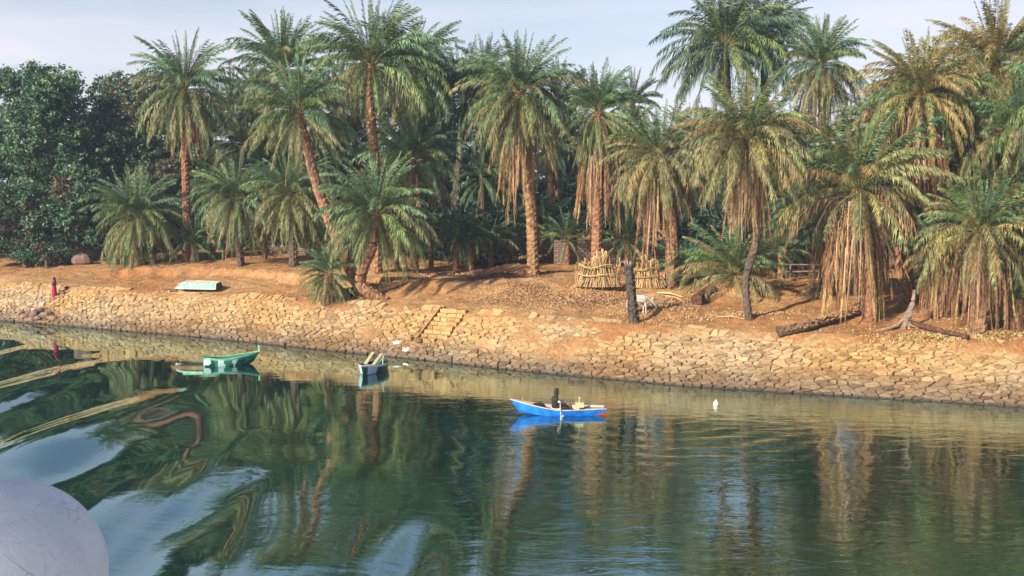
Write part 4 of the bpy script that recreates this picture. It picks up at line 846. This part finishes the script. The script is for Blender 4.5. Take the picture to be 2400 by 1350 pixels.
# ------------------------------------------------------------------ boats
def hull(root, L, beam, sheer, keel, bow=1.0, transom=.6, mats=None, paint=None, inner=None, cap=None, rake=.25, flat=.55, thick=.035, floor=True, n=36, nv=9, stern_rake=.0, name='hull'):
    """bow towards +x. sheer(u), keel(u): height along u in 0..1 from stern to bow"""
    def half(u): return beam/2*max(0.015, (transom+(1-transom)*math.sin(min(1, u/.5)*math.pi/2))*(1 if u < .5 else math.cos((u-.5)/.5*math.pi/2)**.75))
    def pt(u, v, sg, off=0.0):
        hb = max(half(u)-off, 0.004); zk, zs = keel(u)+off, sheer(u); z = zk+(zs-zk)*v**1.25; y = hb*(flat*min(1, v*3)+(1-flat)*v**.8) if v > 0 else 0
        x = (u-.5)*L+rake*L*.3*(v**1.2)*max(0, (u-.7)/.3)**1.5-stern_rake*v*max(0, (.15-u)/.15)
        if off: x *= 1-.012
        return (x, sg*y, z)
    b = MB()
    for sg in (1, -1):
        for off, inn in ((0, False), (thick, True)):
            g = [[pt(i/n, j/nv, sg, off) for j in range(nv+1)] for i in range(n+1)]; base = len(b.V); b.V += [p for r_ in g for p in r_]
            for i in range(n):
                for j in range(nv):
                    f = (base+i*(nv+1)+j, base+(i+1)*(nv+1)+j, base+(i+1)*(nv+1)+j+1, base+i*(nv+1)+j+1)
                    if (sg == 1) != inn: f = f[::-1]
                    b.F.append(f); b.M.append(len(mats)-1 if inn else paint((i+.5)/n, (j+.5)/nv, sg))
    b.build(name, mats, root)
    # transom
    t = MB(); pr = [pt(0, j/nv, 1) for j in range(nv+1)]; V = pr+[(x, -y, z) for x, y, z in pr[::-1]]; m_ = len(V); V2 = V+[(x+.04, y*.98, z) for x, y, z in V]
    t.add(V2, [tuple(range(m_)), tuple(range(2*m_-1, m_-1, -1))]+[(i, (i+1) % m_, (i+1) % m_+m_, i+m_) for i in range(m_)]); t.build('transom', mats[0], root)
    # gunwale rail
    r_ = MB()
    for sg in (1, -1): r_.tube([Vector(pt(i/n, 1, sg))+Vector((0, 0, .008)) for i in range(n+1)], [.022]*(n+1), 6)
    r_.build('gunwale', cap, root)
    if floor:
        f = MB(); zf = .05; V = []
        for i in range(2, n-3):
            u = i/n; zk, zs = keel(u)+thick, sheer(u); v = max(0, min(1, (zf-zk)/(zs-zk)))**(1/1.25); p = pt(u, max(v, .05), 1, thick); V += [(p[0], p[1]*1.01, max(zf, p[2])), (p[0], -p[1]*1.01, max(zf, p[2]))]
        k = len(V)//2; f.add(V, [(2*i, 2*i+1, 2*i+3, 2*i+2) for i in range(k-1)]); f.build('floor', inner, root)
    return pt, half
def thwart(root, pt, u, v, m, w=.22):
    a, c = Vector(pt(u, v, 1, .02)), Vector(pt(u, v, -1, .02)); b = MB(); b.box((a+c)/2, (w, (a-c).length, .035)); b.build('thwart', m, root)
def oar(root, a, b_, m, blade=.5):
    a, b_ = Vector(a), Vector(b_); d = (b_-a).normalized(); r_ = MB(); r_.tube([a, b_], [.028, .026], 6)
    s = d.cross(Vector((0, 0, 1))).normalized(); e = b_+d*blade; u = s.cross(d).normalized()*.01
    r_.add([b_-d*.05+s*.03+u, b_-d*.05-s*.03+u, e-s*.075+u, e+s*.075+u, b_-d*.05+s*.03-u, b_-d*.05-s*.03-u, e-s*.075-u, e+s*.075-u], [(0,1,2,3),(7,6,5,4),(0,3,7,4),(1,5,6,2),(3,2,6,7),(0,4,5,1)])
    return r_.build('oar', m, root)

# blue rowing boat, bow to the left
Pb = at_z(1318, 972, 0); BOATZ = math.pi+R(3)
bb_ = empty('rowing_boat', Pb, BOATZ); tag(bb_, 'bright blue wooden rowing boat carrying the rower, bow to the left', 'boat')
BL = 3.65
def bpaint(u, v, sg): return 1 if (v < .30+(.16-u)*3.0 and u < .22) else (2 if v > .96 else 0)
pt, half = hull(bb_, BL, 1.15, lambda u: .27+.02*(1-u)+.42*max(0, (u-.45)/.55)**2.0, lambda u: -.13+.12*max(0, (u-.6)/.4)**2*2.2+.04*(1-u), mats=[M['blue'], M['red'], M['wood_pale'], M['pinkwhite']], paint=bpaint, cap=M['pinkwhite'], inner=M['wood_grey'], transom=.62, rake=.35)
thwart(bb_, pt, .48, .78, M['wood_pale']); thwart(bb_, pt, .25, .8, M['wood_pale'], .3)
b = MB(); V = []; 
for i in range(9): u = .74+.24*i/8; p = pt(u, .94, 1, .02); V += [p, (p[0], -p[1], p[2])]
b.add(V, [(2*i, 2*i+1, 2*i+3, 2*i+2) for i in range(8)]); b.build('foredeck', M['pinkwhite'], bb_)
b = MB(); V = []
for i in range(7): u = .02+.22*i/6; p = pt(u, .93, 1, .02); V += [p, (p[0], -p[1], p[2])]
b.add(V, [(2*i, 2*i+1, 2*i+3, 2*i+2) for i in range(6)]); b.build('stern_deck', M['wood_pale'], bb_)
for (u, h) in ((.90, .16),): 
    p = Vector(pt(u, 1, -1)); b = MB(); b.tube([p, p+Vector((0, 0, h))], [.02, .02], 6); b.build('mooring_post', M['wood_pale'], bb_)
oar(bb_, (.10, .05, .62), (.16, 1.05, .10), M['wood_pale'], .45)
oar(bb_, (.02, -.12, .60), (-1.35, -1.35, .22), M['wood_pale'], .5)
BM = Matrix.Rotation(BOATZ, 4, 'Z'); 
def in_boat(x, y, z): return Pb+(BM @ Vector((x, y, z)))
# things lying in it
def lump(name, P, size, m, seed, label, cat):
    o = rock(name, P-Vector((0, 0, size*.18)), size, seed, m=m, label=label, cat=cat); o.data.polygons.foreach_set('use_smooth', [True]*len(o.data.polygons)); return o
lump('cloth_bundle', in_boat(.30, .12, .08), .42, M['sack'], 71, 'pale cloth bundle beside the rower in the blue boat', 'bundle')
lump('sack', in_boat(.05, .30, .10), .38, M['sack'], 72, 'small pale sack under the near oar in the blue boat', 'sack')
lump('fishing_net', in_boat(.98, .05, .32), .72, M['net'], 73, 'black net heaped behind the bow deck of the blue boat', 'net')
p = in_boat(-.72, .0, .30); b = MB(); b.box((0, 0, .12), (.36, .26, .2)); b.tube([(0, 0, .2), (0, 0, .42)], [.025, .02], 6); b.box((0, 0, .42), (.07, .07, .08)); o = b.build('wooden_box', M['cream'], None, p); tag(o, 'cream wooden box with an upright peg in the blue boat stern', 'box')

# green boat
gb = empty('moored_boat', at_z(536, 856, 0), R(20)); tag(gb, 'green and white patterned boat moored empty at the left', 'boat')
def gpaint(u, v, sg):
    if v > .90: return 2
    a = u+v*.10
    if u < .13: return 1 if v > .35+.3*(u*5) else 3
    if .13 <= a < .17: return 1
    if a < .27: return 3
    if .27 <= u-.0*v < .38+.05*(1-v): return 1
    if u < .50: return 0
    if .55 < u < .66 and v > .35 and abs(u-.6) < (v-.35)*.12: return 1
    if .68 < u < .80 and v > .45 and v < .75: return 1 if (u*37 % 1) > .4 else 3
    return 3 if v < .55 else 0
ptg, _ = hull(gb, 2.7, 1.15, lambda u: .41+.30*max(0, (u-.4)/.6)**1.8+.10*max(0, (.3-u)/.3), lambda u: -.12+.30*max(0, (u-.75)/.25)**2, mats=[M['green'], M['white'], M['green_pale'], M['green_dark'], M['green']], paint=gpaint, cap=M['green_pale'], inner=M['green_dark'], transom=.55, rake=.45)
thwart(gb, ptg, .30, .75, M['green']); thwart(gb, ptg, .55, .72, M['white'], .3); thwart(gb, ptg, .78, .8, M['green_dark'])
b = MB(); p = Vector(ptg(.985, 1, 1)); p.y = 0
b.box(p+Vector((.0, -.16, .14)), (.05, .05, .30)); b.box(p+Vector((.0, .16, .14)), (.05, .05, .30)); b.box(p+Vector((0, 0, .14)), (.05, .05, .30)); b.box(p+Vector((0, 0, .28)), (.06, .40, .06)); b.box(p+Vector((0, 0, .02)), (.06, .40, .06)); b.build('bow_frame', M['green_pale'], gb)

# white-bowed boat seen from its bow
wb = empty('moored_boat', at_z(874, 872, 0), R(-104)); tag(wb, 'small white-bowed boat with planks and oars sticking up, moored at centre left', 'boat')
def wpaint(u, v, sg):
    if v > .9: return 1
    if sg == -1 and u > .70: return 1 if v > .25 else 2
    if sg == 1 and .72 < u < .93: return 4 if v > .25 else 2  # white panel turned from the sun: its shade is painted in as lavender
    return 2 if sg == 1 else 3
ptw, _ = hull(wb, 2.8, 1.35, lambda u: .42+.16*max(0, (u-.4)/.6)**1.8, lambda u: -.12+.2*max(0, (u-.75)/.25)**2, mats=[M['green_dark'], M['white'], M['green_dark'], M['green'], mat('shaded_white_paint', (.30,.31,.45), .5, .1), M['green_dark']], paint=wpaint, cap=M['white'], inner=M['green_dark'], transom=.6, rake=.3)
thwart(wb, ptw, .35, .8, M['cream']); thwart(wb, ptw, .62, .8, M['cream'])
for (a, c) in (((.7, .30, .5), (-.9, .15, .85)), ((.8, -.1, .55), (-.7, -.25, .95))):
    a, c = Vector(a), Vector(c); d = c-a; b = MB(); b.box((0, 0, 0), (d.length, .18, .04), d.to_track_quat('X', 'Z').to_matrix()); o = b.build('plank', M['cream'], wb, (a+c)/2)
oar(wb, (.6, .42, .45), (-.9, .55, 1.0), M['wood_pale'], .45)
b = MB(); b.tube([(.2, .62, .4), (.2, .66, .95)], [.02, .02], 6); b.build('rowlock_post', M['white'], wb)

# upturned boat on the bank
P = on_ground(467, 682); ub = empty('upturned_boat', P+Vector((0, 0, .05)), R(-14)); tag(ub, 'upturned old boat with faded green side and pinkish bottom on the left bank', 'boat')
b = MB(); Lb = 3.2
def ring(x, w, h, lean): return [(x, -w/2, .12), (x+lean, -w/2+.10, h), (x+lean, w/2-.12, h+.12), (x, w/2, .14)]
rs = [ring(-Lb/2-.12, .7, .42, .30), ring(-Lb/2+.35, .95, .55, .08), ring(-.3, 1.1, .56, 0), ring(.7, 1.1, .54, 0), ring(Lb/2, 1.0, .50, -.04)]
V = [p for r_ in rs for p in r_]; F = []; Mi = []
for i in range(4):
    for k in range(3): F.append((i*4+k, (i+1)*4+k, (i+1)*4+k+1, i*4+k+1)); Mi.append((0, 1, 0)[k])
F += [(3, 2, 1, 0), (16, 17, 18, 19)]; Mi += [0, 2]
me = mesh_data('hull', V, F, [M['green_pale'], M['pinkwhite'], M['wood_dark']], Mi); new_obj('hull', me, ub)
b = MB(); b.tube([Vector(r_[0])+Vector((0, -.01, 0)) for r_ in rs], [.035]*5, 6); b.tube([Vector(r_[3]) for r_ in rs], [.035]*5, 6); b.build('gunwale', M['white'], ub)
b = MB(); b.box((.0, -.53, .34), (.07, .05, .42), Matrix.Rotation(-.25, 3, 'X')); b.build('rib', M['white'], ub)
b = MB(); b.tube([(-Lb/2-.1, 0, .40), (0, 0, .63), (Lb/2-.1, 0, .60)], [.03, .04, .03], 6); b.build('keel', M['pinkwhite'], ub)
b = MB(); b.box((-Lb/2-.5, -.2, .05), (.9, .2, .07)); o = b.build('plank', M['wood_dark'], None, P); o.rotation_euler = (0, 0, R(-14)); tag(o, 'dark board poking out at the left end of the upturned boat', 'board')

# buoy
b = MB(); q = 10; V = []; F = []
for j in range(9):
    for i in range(12): ph = math.pi*j/8; th = i*math.pi/6; V.append((math.cos(th)*math.sin(ph)*.13, math.sin(th)*math.sin(ph)*.13, math.cos(ph)*.15))
for j in range(8):
    for i in range(12): F.append((j*12+i, (j+1)*12+i, (j+1)*12+(i+1) % 12, j*12+(i+1) % 12))
b.add(V, F); by = b.build('buoy', M['buoy'], None, at_z(1678, 950, 0)+Vector((0, 0, .06)), smooth=True); tag(by, 'small pink and white float drifting right of the blue boat', 'buoy')
b = MB(); b.tube([(0, 0, .14), (0, 0, .2)], [.035, .03], 8); b.build('eyelet', M['white'], by)

# ------------------------------------------------------------------ people and the donkey
def skinned(name, joints, edges, m, parent, root_i=0, sub=2):
    me = bpy.data.meshes.new(name); me.from_pydata([j[:3] for j in joints], edges, []); me.materials.append(m); o = new_obj(name, me, parent)
    sk = o.modifiers.new('skin', 'SKIN'); sk.use_smooth_shade = True
    if not me.skin_vertices: me.attributes.new
    lay = me.skin_vertices[0].data if me.skin_vertices else None
    for i, j in enumerate(joints):
        r_ = j[3]; lay[i].radius = (r_, r_*(j[4] if len(j) > 4 else 1)); lay[i].use_root = (i == root_i)
    s = o.modifiers.new('sub', 'SUBSURF'); s.levels = sub; s.render_levels = sub; return o
def ensure_skin(me): pass
def loft(rings, m, name, parent, n=20):
    """rings: (cx,cy,z,rx,ry)"""
    b = MB(); V = []; F = []
    for (cx, cy, z, rx, ry) in rings:
        for k in range(n): t = 2*math.pi*k/n; w = 1+.05*math.sin(k*math.pi*.8)*(1 if z < .7 else 0); V.append((cx+math.cos(t)*rx*w, cy+math.sin(t)*ry*w, z))
    for i in range(len(rings)-1):
        for k in range(n): F.append((i*n+k, i*n+(k+1) % n, (i+1)*n+(k+1) % n, (i+1)*n+k))
    F.append(tuple((len(rings)-1)*n+k for k in range(n))); b.add(V, F); return b.build(name, m, parent, smooth=True)
def hand(parent, P, d, up, m, s=1.0):
    """palm with five bent fingers; d = direction of the fingers"""
    d = Vector(d).normalized(); up = Vector(up).normalized(); sd_ = d.cross(up).normalized(); b = MB(); P = Vector(P)
    b.tube([P, P+d*.045*s, P+d*.085*s], [.026*s, .036*s, .034*s], 8)
    for i, l_ in enumerate((.065, .075, .07, .055)):
        o_ = sd_*(i-1.5)*.019*s; b.tube([P+d*.08*s+o_, P+d*(.08+l_*.5)*s+o_-up*.012*s, P+d*(.08+l_*.8)*s+o_-up*.04*s], [.010*s, .009*s, .007*s], 6)
    b.tube([P+d*.03*s-sd_*.03*s, P+d*.06*s-sd_*.055*s-up*.01*s, P+d*.085*s-sd_*.05*s-up*.03*s], [.012*s, .010*s, .008*s], 6)
    return b.build('hand', m, parent, smooth=True)

# the girl, facing left (-x), 1.42 m
Pg = on_ground(128, 698); G = empty('person', Pg); tag(G, 'girl with long dark hair in a crimson dress standing on the left slope', 'person')
k = 1.05
J = [(0,0,.84*k,.105,.8),(0,0,1.0*k,.10,.75),(0,0,1.14*k,.085,.9),(-.01,0,1.22*k,.042),(-.02,0,1.30*k,.06),(-.03,0,1.37*k,.085,.85),(-.02,0,1.43*k,.065),
     (-.02,.13,1.13*k,.045),(-.04,.17,.92*k,.036),(-.20,.09,.95*k,.026),(-.02,-.13,1.13*k,.045),(-.04,-.17,.92*k,.036),(-.20,-.08,.99*k,.026),
     (0,.08,.80*k,.08),(0,.08,.45*k,.055),(0.02,.08,.09*k,.036),(-.12,.085,.03*k,.03),(0,-.08,.80*k,.08),(0,-.08,.45*k,.055),(.02,-.08,.09*k,.036),(-.12,-.085,.03*k,.03),(-.125,0,1.355*k,.016),(-.105,0,1.30*k,.03)]
E = [(0,1),(1,2),(2,3),(3,4),(4,5),(5,6),(2,7),(7,8),(8,9),(2,10),(10,11),(11,12),(0,13),(13,14),(14,15),(15,16),(0,17),(17,18),(18,19),(19,20),(5,21),(4,22)]
body = skinned('body', J, E, M['skin'], G)
hand(G, (-.19,.09,.95*k), (-1,-.3,.1), (0,0,1), M['skin'], .8); hand(G, (-.19,-.08,.99*k), (-1,.3,.1), (0,0,1), M['skin'], .8)
loft([(0,0,.05,.20,.19),(0,0,.30,.185,.175),(0,0,.62,.165,.16),(0,0,.86*k,.14,.15),(0,0,.98*k,.12,.14),(0,0,1.12*k,.12,.165),(0,0,1.19*k,.08,.11),(-.01,0,1.22*k,.05,.055)], M['dress'], 'dress', G)
for sg in (1, -1):
    b = MB(); b.tube([(-.02,.12*sg,1.15*k),(-.04,.18*sg,1.03*k),(-.05,.18*sg,.91*k),(-.16,.11*sg,.95*k+(.03 if sg < 0 else 0))], [.065,.06,.055,.042], 10); b.build('sleeve', M['dress'] if sg < 0 else M['shawl'], G, smooth=True)
# hair: cap and long fall down the back
loft([(.12,0,.93*k,.04,.09),(.11,0,1.05*k,.055,.12),(.09,0,1.18*k,.07,.11),(.06,0,1.28*k,.075,.10),(.025,0,1.36*k,.105,.108),(.01,0,1.43*k,.10,.10),(.005,0,1.485*k,.075,.075),(0,0,1.505*k,.03,.03)], M['hair'], 'hair', G)
for sg in (1, -1): b = MB(); b.tube([(-.112,.032*sg,1.375*k),(-.118,.032*sg,1.372*k)], [.012,.009], 6); b.build('eye', M['hair'], G)
b = MB(); b.tube([(-.118,-.022,1.318*k),(-.126,0,1.316*k),(-.118,.022,1.318*k)], [.005,.008,.005], 6); b.build('mouth', M['red'], G)

# the rower: seated facing right = stern (-x of the boat frame)
RW = empty('person', in_boat(.30, 0, 0), BOATZ); RW.scale = (.9, 1, .86); tag(RW, 'rower in dark hooded clothes sitting in the blue boat holding the oars', 'person')
z0 = .42
J = [(.0,0,z0+.02,.135,.9),(.03,0,z0+.22,.13,.95),(.02,0,z0+.42,.135,1.0),(-.01,0,z0+.52,.10,1.1),(-.05,0,z0+.60,.06),(-.07,0,z0+.68,.085),(-.08,0,z0+.76,.105,.95),(-.07,0,z0+.84,.08),
     (-.02,.19,z0+.47,.062),(-.10,.25,z0+.26,.048),(-.30,.10,z0+.20,.035),(-.02,-.19,z0+.47,.062),(-.10,-.25,z0+.26,.048),(-.32,-.13,z0+.20,.035),
     (-.08,.11,z0+.0,.10),(-.42,.13,z0+.12,.08),(-.72,.12,z0-.26,.05),(-.80,.12,z0-.28,.04),(-.08,-.11,z0+.0,.10),(-.42,-.13,z0+.12,.08),(-.72,-.12,z0-.26,.05),(-.80,-.12,z0-.28,.04),(-.185,0,z0+.745,.018)]
E = [(0,1),(1,2),(2,3),(3,4),(4,5),(5,6),(6,7),(3,8),(8,9),(9,10),(3,11),(11,12),(12,13),(0,14),(14,15),(15,16),(16,17),(0,18),(18,19),(19,20),(20,21),(6,22)]
skinned('body', J, E, M['clothes'], RW)
for sg in (1, -1): b = MB(); b.tube([(-.09,.25*sg,z0+.29),(-.20,.17*sg,z0+.245),(-.29,.11*sg,z0+.20)], [.062,.055,.045], 9); b.build('sleeve', M['sack'], RW, smooth=True)
loft([(-.145,0,z0+.64,.02,.05),(-.15,0,z0+.68,.03,.062),(-.155,0,z0+.74,.035,.068),(-.155,0,z0+.80,.03,.062),(-.145,0,z0+.83,.02,.04)], M['skin'], 'face', RW)
for sg in (1, -1): b = MB(); b.tube([(-.184,.028*sg,z0+.765),(-.192,.028*sg,z0+.764)], [.011,.008], 6); b.build('eye', M['hair'], RW)
loft([(-.05,0,z0+.56,.10,.12),(-.04,0,z0+.64,.105,.115),(-.05,0,z0+.74,.115,.112),(-.06,0,z0+.84,.10,.10),(-.07,0,z0+.90,.055,.06)], M['clothes'], 'hood', RW)
hand(RW, (-.29,.10,z0+.20), (-1,-.1,-.2), (0,0,1), M['skin']); hand(RW, (-.31,-.13,z0+.20), (-1,.1,-.2), (0,0,1), M['skin'])
loft([(-.02,0,z0-.06,.17,.20),(0,0,z0+.02,.165,.20),(.02,0,z0+.2,.16,.19),(.03,0,z0+.36,.165,.20),(0,0,z0+.48,.14,.19),(-.02,0,z0+.55,.08,.10)], M['clothes'], 'jacket', RW)

# the donkey, head down, facing right (+x)
Pd = on_ground(1506, 738); DK = empty('donkey', Pd, R(12)); tag(DK, 'white donkey with grey muzzle grazing, half hidden behind the charred stump', 'donkey')
J = [(-.72,0,.86,.17,1.0),(-.45,0,.90,.20,1.05),(-.15,0,.84,.22,1.1),(.10,0,.88,.19,1.0),(.22,0,.92,.14,.8),(.42,0,.80,.11,.7),(.60,0,.66,.095,.7),(.68,0,.62,.085,.8),(.78,0,.47,.075,.7),(.86,0,.33,.055,.8),
     (.08,.11,.68,.085),(.08,.11,.38,.045),(.08,.11,.10,.035),(.12,.11,.03,.042),(.12,-.11,.68,.085),(.15,-.11,.38,.045),(.16,-.11,.10,.035),(.20,-.11,.03,.042),
     (-.70,.12,.66,.11),(-.60,.12,.48,.06),(-.76,.12,.34,.042),(-.72,.12,.10,.034),(-.68,.12,.03,.04),(-.68,-.12,.66,.11),(-.52,-.12,.48,.06),(-.66,-.12,.34,.042),(-.60,-.12,.10,.034),(-.56,-.12,.03,.04),
     (-.88,0,.82,.035),(-.93,0,.55,.022),(-.92,0,.40,.04)]
E = [(0,1),(1,2),(2,3),(3,4),(4,5),(5,6),(6,7),(7,8),(8,9),(3,10),(10,11),(11,12),(12,13),(3,14),(14,15),(15,16),(16,17),(0,18),(18,19),(19,20),(20,21),(21,22),(0,23),(23,24),(24,25),(25,26),(26,27),(0,28),(28,29),(29,30)]
skinned('body', J, E, M['hide'], DK, root_i=2)
for sg in (1, -1):
    b = MB(); b.tube([(.62,.05*sg,.70),(.58,.09*sg,.86),(.60,.10*sg,.97)], [.03,.045,.012], 8); b.build('ear', M['hide'], DK, smooth=True)
    b = MB(); b.tube([(.735,.055*sg,.56),(.74,.07*sg,.555)], [.016,.012], 6); b.build('eye', M['hair'], DK)
b = MB(); b.tube([(.83,0,.40),(.87,0,.32),(.89,0,.26)], [.065,.068,.05], 10); b.build('muzzle', M['hide_grey'], DK, smooth=True)

# ------------------------------------------------------------------ the vessel the photographer stands on, plus an added shade panel
dk = MB(); dk.box((0, -3, 7.3), (14, 10.4, .2)); o = dk.build('deck', M['deck']); tag(o, kind='structure')
dk = MB(); dk.box((-3.6, -1.0, 10.7), (3.2, 3.0, .1)); o = dk.build('shade_panel', M['deck']); tag(o, kind='structure')  # out-of-view panel, added and sized to keep the sun off the post head
for (x, y) in ((-5.1, .4), (-5.1, -2.4), (-2.1, -2.4)): dk = MB(); dk.box((x, y, 9.02), (.12, .12, 3.24)); o = dk.build('shade_panel_post', M['white']); tag(o, kind='structure')  # posts added to carry the unseen shade panel
def dome_material():
    m = mat('cracked_white_paint', (0.66,0.66,0.70), 0.85, col2=(0.84,0.82,0.84), scale=7, coords='Object'); n, l = m.node_tree.nodes, m.node_tree.links; p = n['Principled BSDF']
    t = n.new('ShaderNodeTexCoord'); w = n.new('ShaderNodeTexNoise'); w.inputs['Scale'].default_value = 14; l.new(t.outputs['Object'], w.inputs['Vector'])
    ad = n.new('ShaderNodeMixRGB'); ad.inputs[0].default_value = .08; l.new(t.outputs['Object'], ad.inputs[1]); l.new(w.outputs['Color'], ad.inputs[2])
    v = n.new('ShaderNodeTexVoronoi'); v.feature = 'DISTANCE_TO_EDGE'; v.inputs['Scale'].default_value = 22; l.new(ad.outputs[0], v.inputs['Vector'])
    mk = n.new('ShaderNodeTexNoise'); mk.inputs['Scale'].default_value = 12; l.new(t.outputs['Object'], mk.inputs['Vector'])
    r_ = n.new('ShaderNodeMapRange'); r_.inputs['From Min'].default_value = 0; r_.inputs['From Max'].default_value = .035; l.new(v.outputs['Distance'], r_.inputs[0])
    mr = n.new('ShaderNodeMapRange'); mr.inputs['From Min'].default_value = .52; mr.inputs['From Max'].default_value = .70; l.new(mk.outputs[0], mr.inputs[0])
    mxx = n.new('ShaderNodeMath'); mxx.operation = 'SUBTRACT'; mxx.inputs[0].default_value = 1; l.new(mr.outputs[0], mxx.inputs[1])
    mm = n.new('ShaderNodeMath'); mm.operation = 'MAXIMUM'; l.new(r_.outputs[0], mm.inputs[0]); l.new(mxx.outputs[0], mm.inputs[1])
    bp = n.new('ShaderNodeBump'); bp.inputs['Strength'].default_value = .7; bp.inputs['Distance'].default_value = .003
    lum = n.new('ShaderNodeTexNoise'); lum.inputs['Scale'].default_value = 16; lum.inputs['Detail'].default_value = 8; lum.inputs['Roughness'].default_value = .65; l.new(t.outputs['Object'], lum.inputs['Vector'])
    b2 = n.new('ShaderNodeBump'); b2.inputs['Strength'].default_value = .9; b2.inputs['Distance'].default_value = .012; l.new(lum.outputs[0], b2.inputs['Height']); l.new(b2.outputs[0], bp.inputs['Normal']); l.new(mm.outputs[0], bp.inputs['Height']); l.new(bp.outputs[0], p.inputs['Normal'])
    old = p.inputs['Base Color'].links[0].from_socket; dc = n.new('ShaderNodeMixRGB'); dc.blend_type = 'MULTIPLY'; dc.inputs[1].default_value = (.80, .76, .79, 1)
    l.new(mm.outputs[0], dc.inputs[0]); l.new(old, dc.inputs[2]); m2 = n.new('ShaderNodeMixRGB'); l.new(mm.outputs[0], m2.inputs[0]); l.new(dc.outputs[0], m2.inputs[1]); l.new(old, m2.inputs[2]); l.new(m2.outputs[0], p.inputs['Base Color'])
    return m
D = 1.9; c = at_y(8, 1352, D); rr = 238/FPX*D; root = empty('rounded_post', (c.x, c.y, 7.4)); tag(root, 'white rounded post head with cracked paint in the bottom left foreground', 'post')
V = []; F = []; n = 64; prof = [(rr*math.sin(a), rr*.98*math.cos(a)) for a in np.linspace(0.001, math.pi/2, 24)]+[(rr, -.15), (rr*.98, -.3), (rr*.8, -.4), (rr*.8, 7.4-c.z)]
for (r_, z) in prof:
    for k in range(n): t = 2*math.pi*k/n; V.append((r_*math.cos(t), r_*math.sin(t), z+c.z-7.4))
for i in range(len(prof)-1):
    for k in range(n): F.append((i*n+k, (i+1)*n+k, (i+1)*n+(k+1) % n, i*n+(k+1) % n))
new_obj('post_head', mesh_data('post_head', V, F, [dome_material()], smooth=True), root)

# ------------------------------------------------------------------ the air over the river
b = MB(); b.box((0, 0, 15.5), (5400, 5400, 37)); hz = new_obj('haze', mesh_data('haze', b.V, b.F))
hm = bpy.data.materials.new('haze_air'); hm.use_nodes = True; n, l = hm.node_tree.nodes, hm.node_tree.links; n.remove(n['Principled BSDF'])
pv = n.new('ShaderNodeVolumePrincipled'); pv.inputs['Color'].default_value = (.58, .74, 1, 1); pv.inputs['Density'].default_value = 0.0004; pv.inputs['Anisotropy'].default_value = 0.0
l.new(pv.outputs[0], n['Material Output'].inputs['Volume']); hz.data.materials.append(hm); tag(hz, 'thin bluish haze in the air over river and grove', 'haze', kind='stuff')
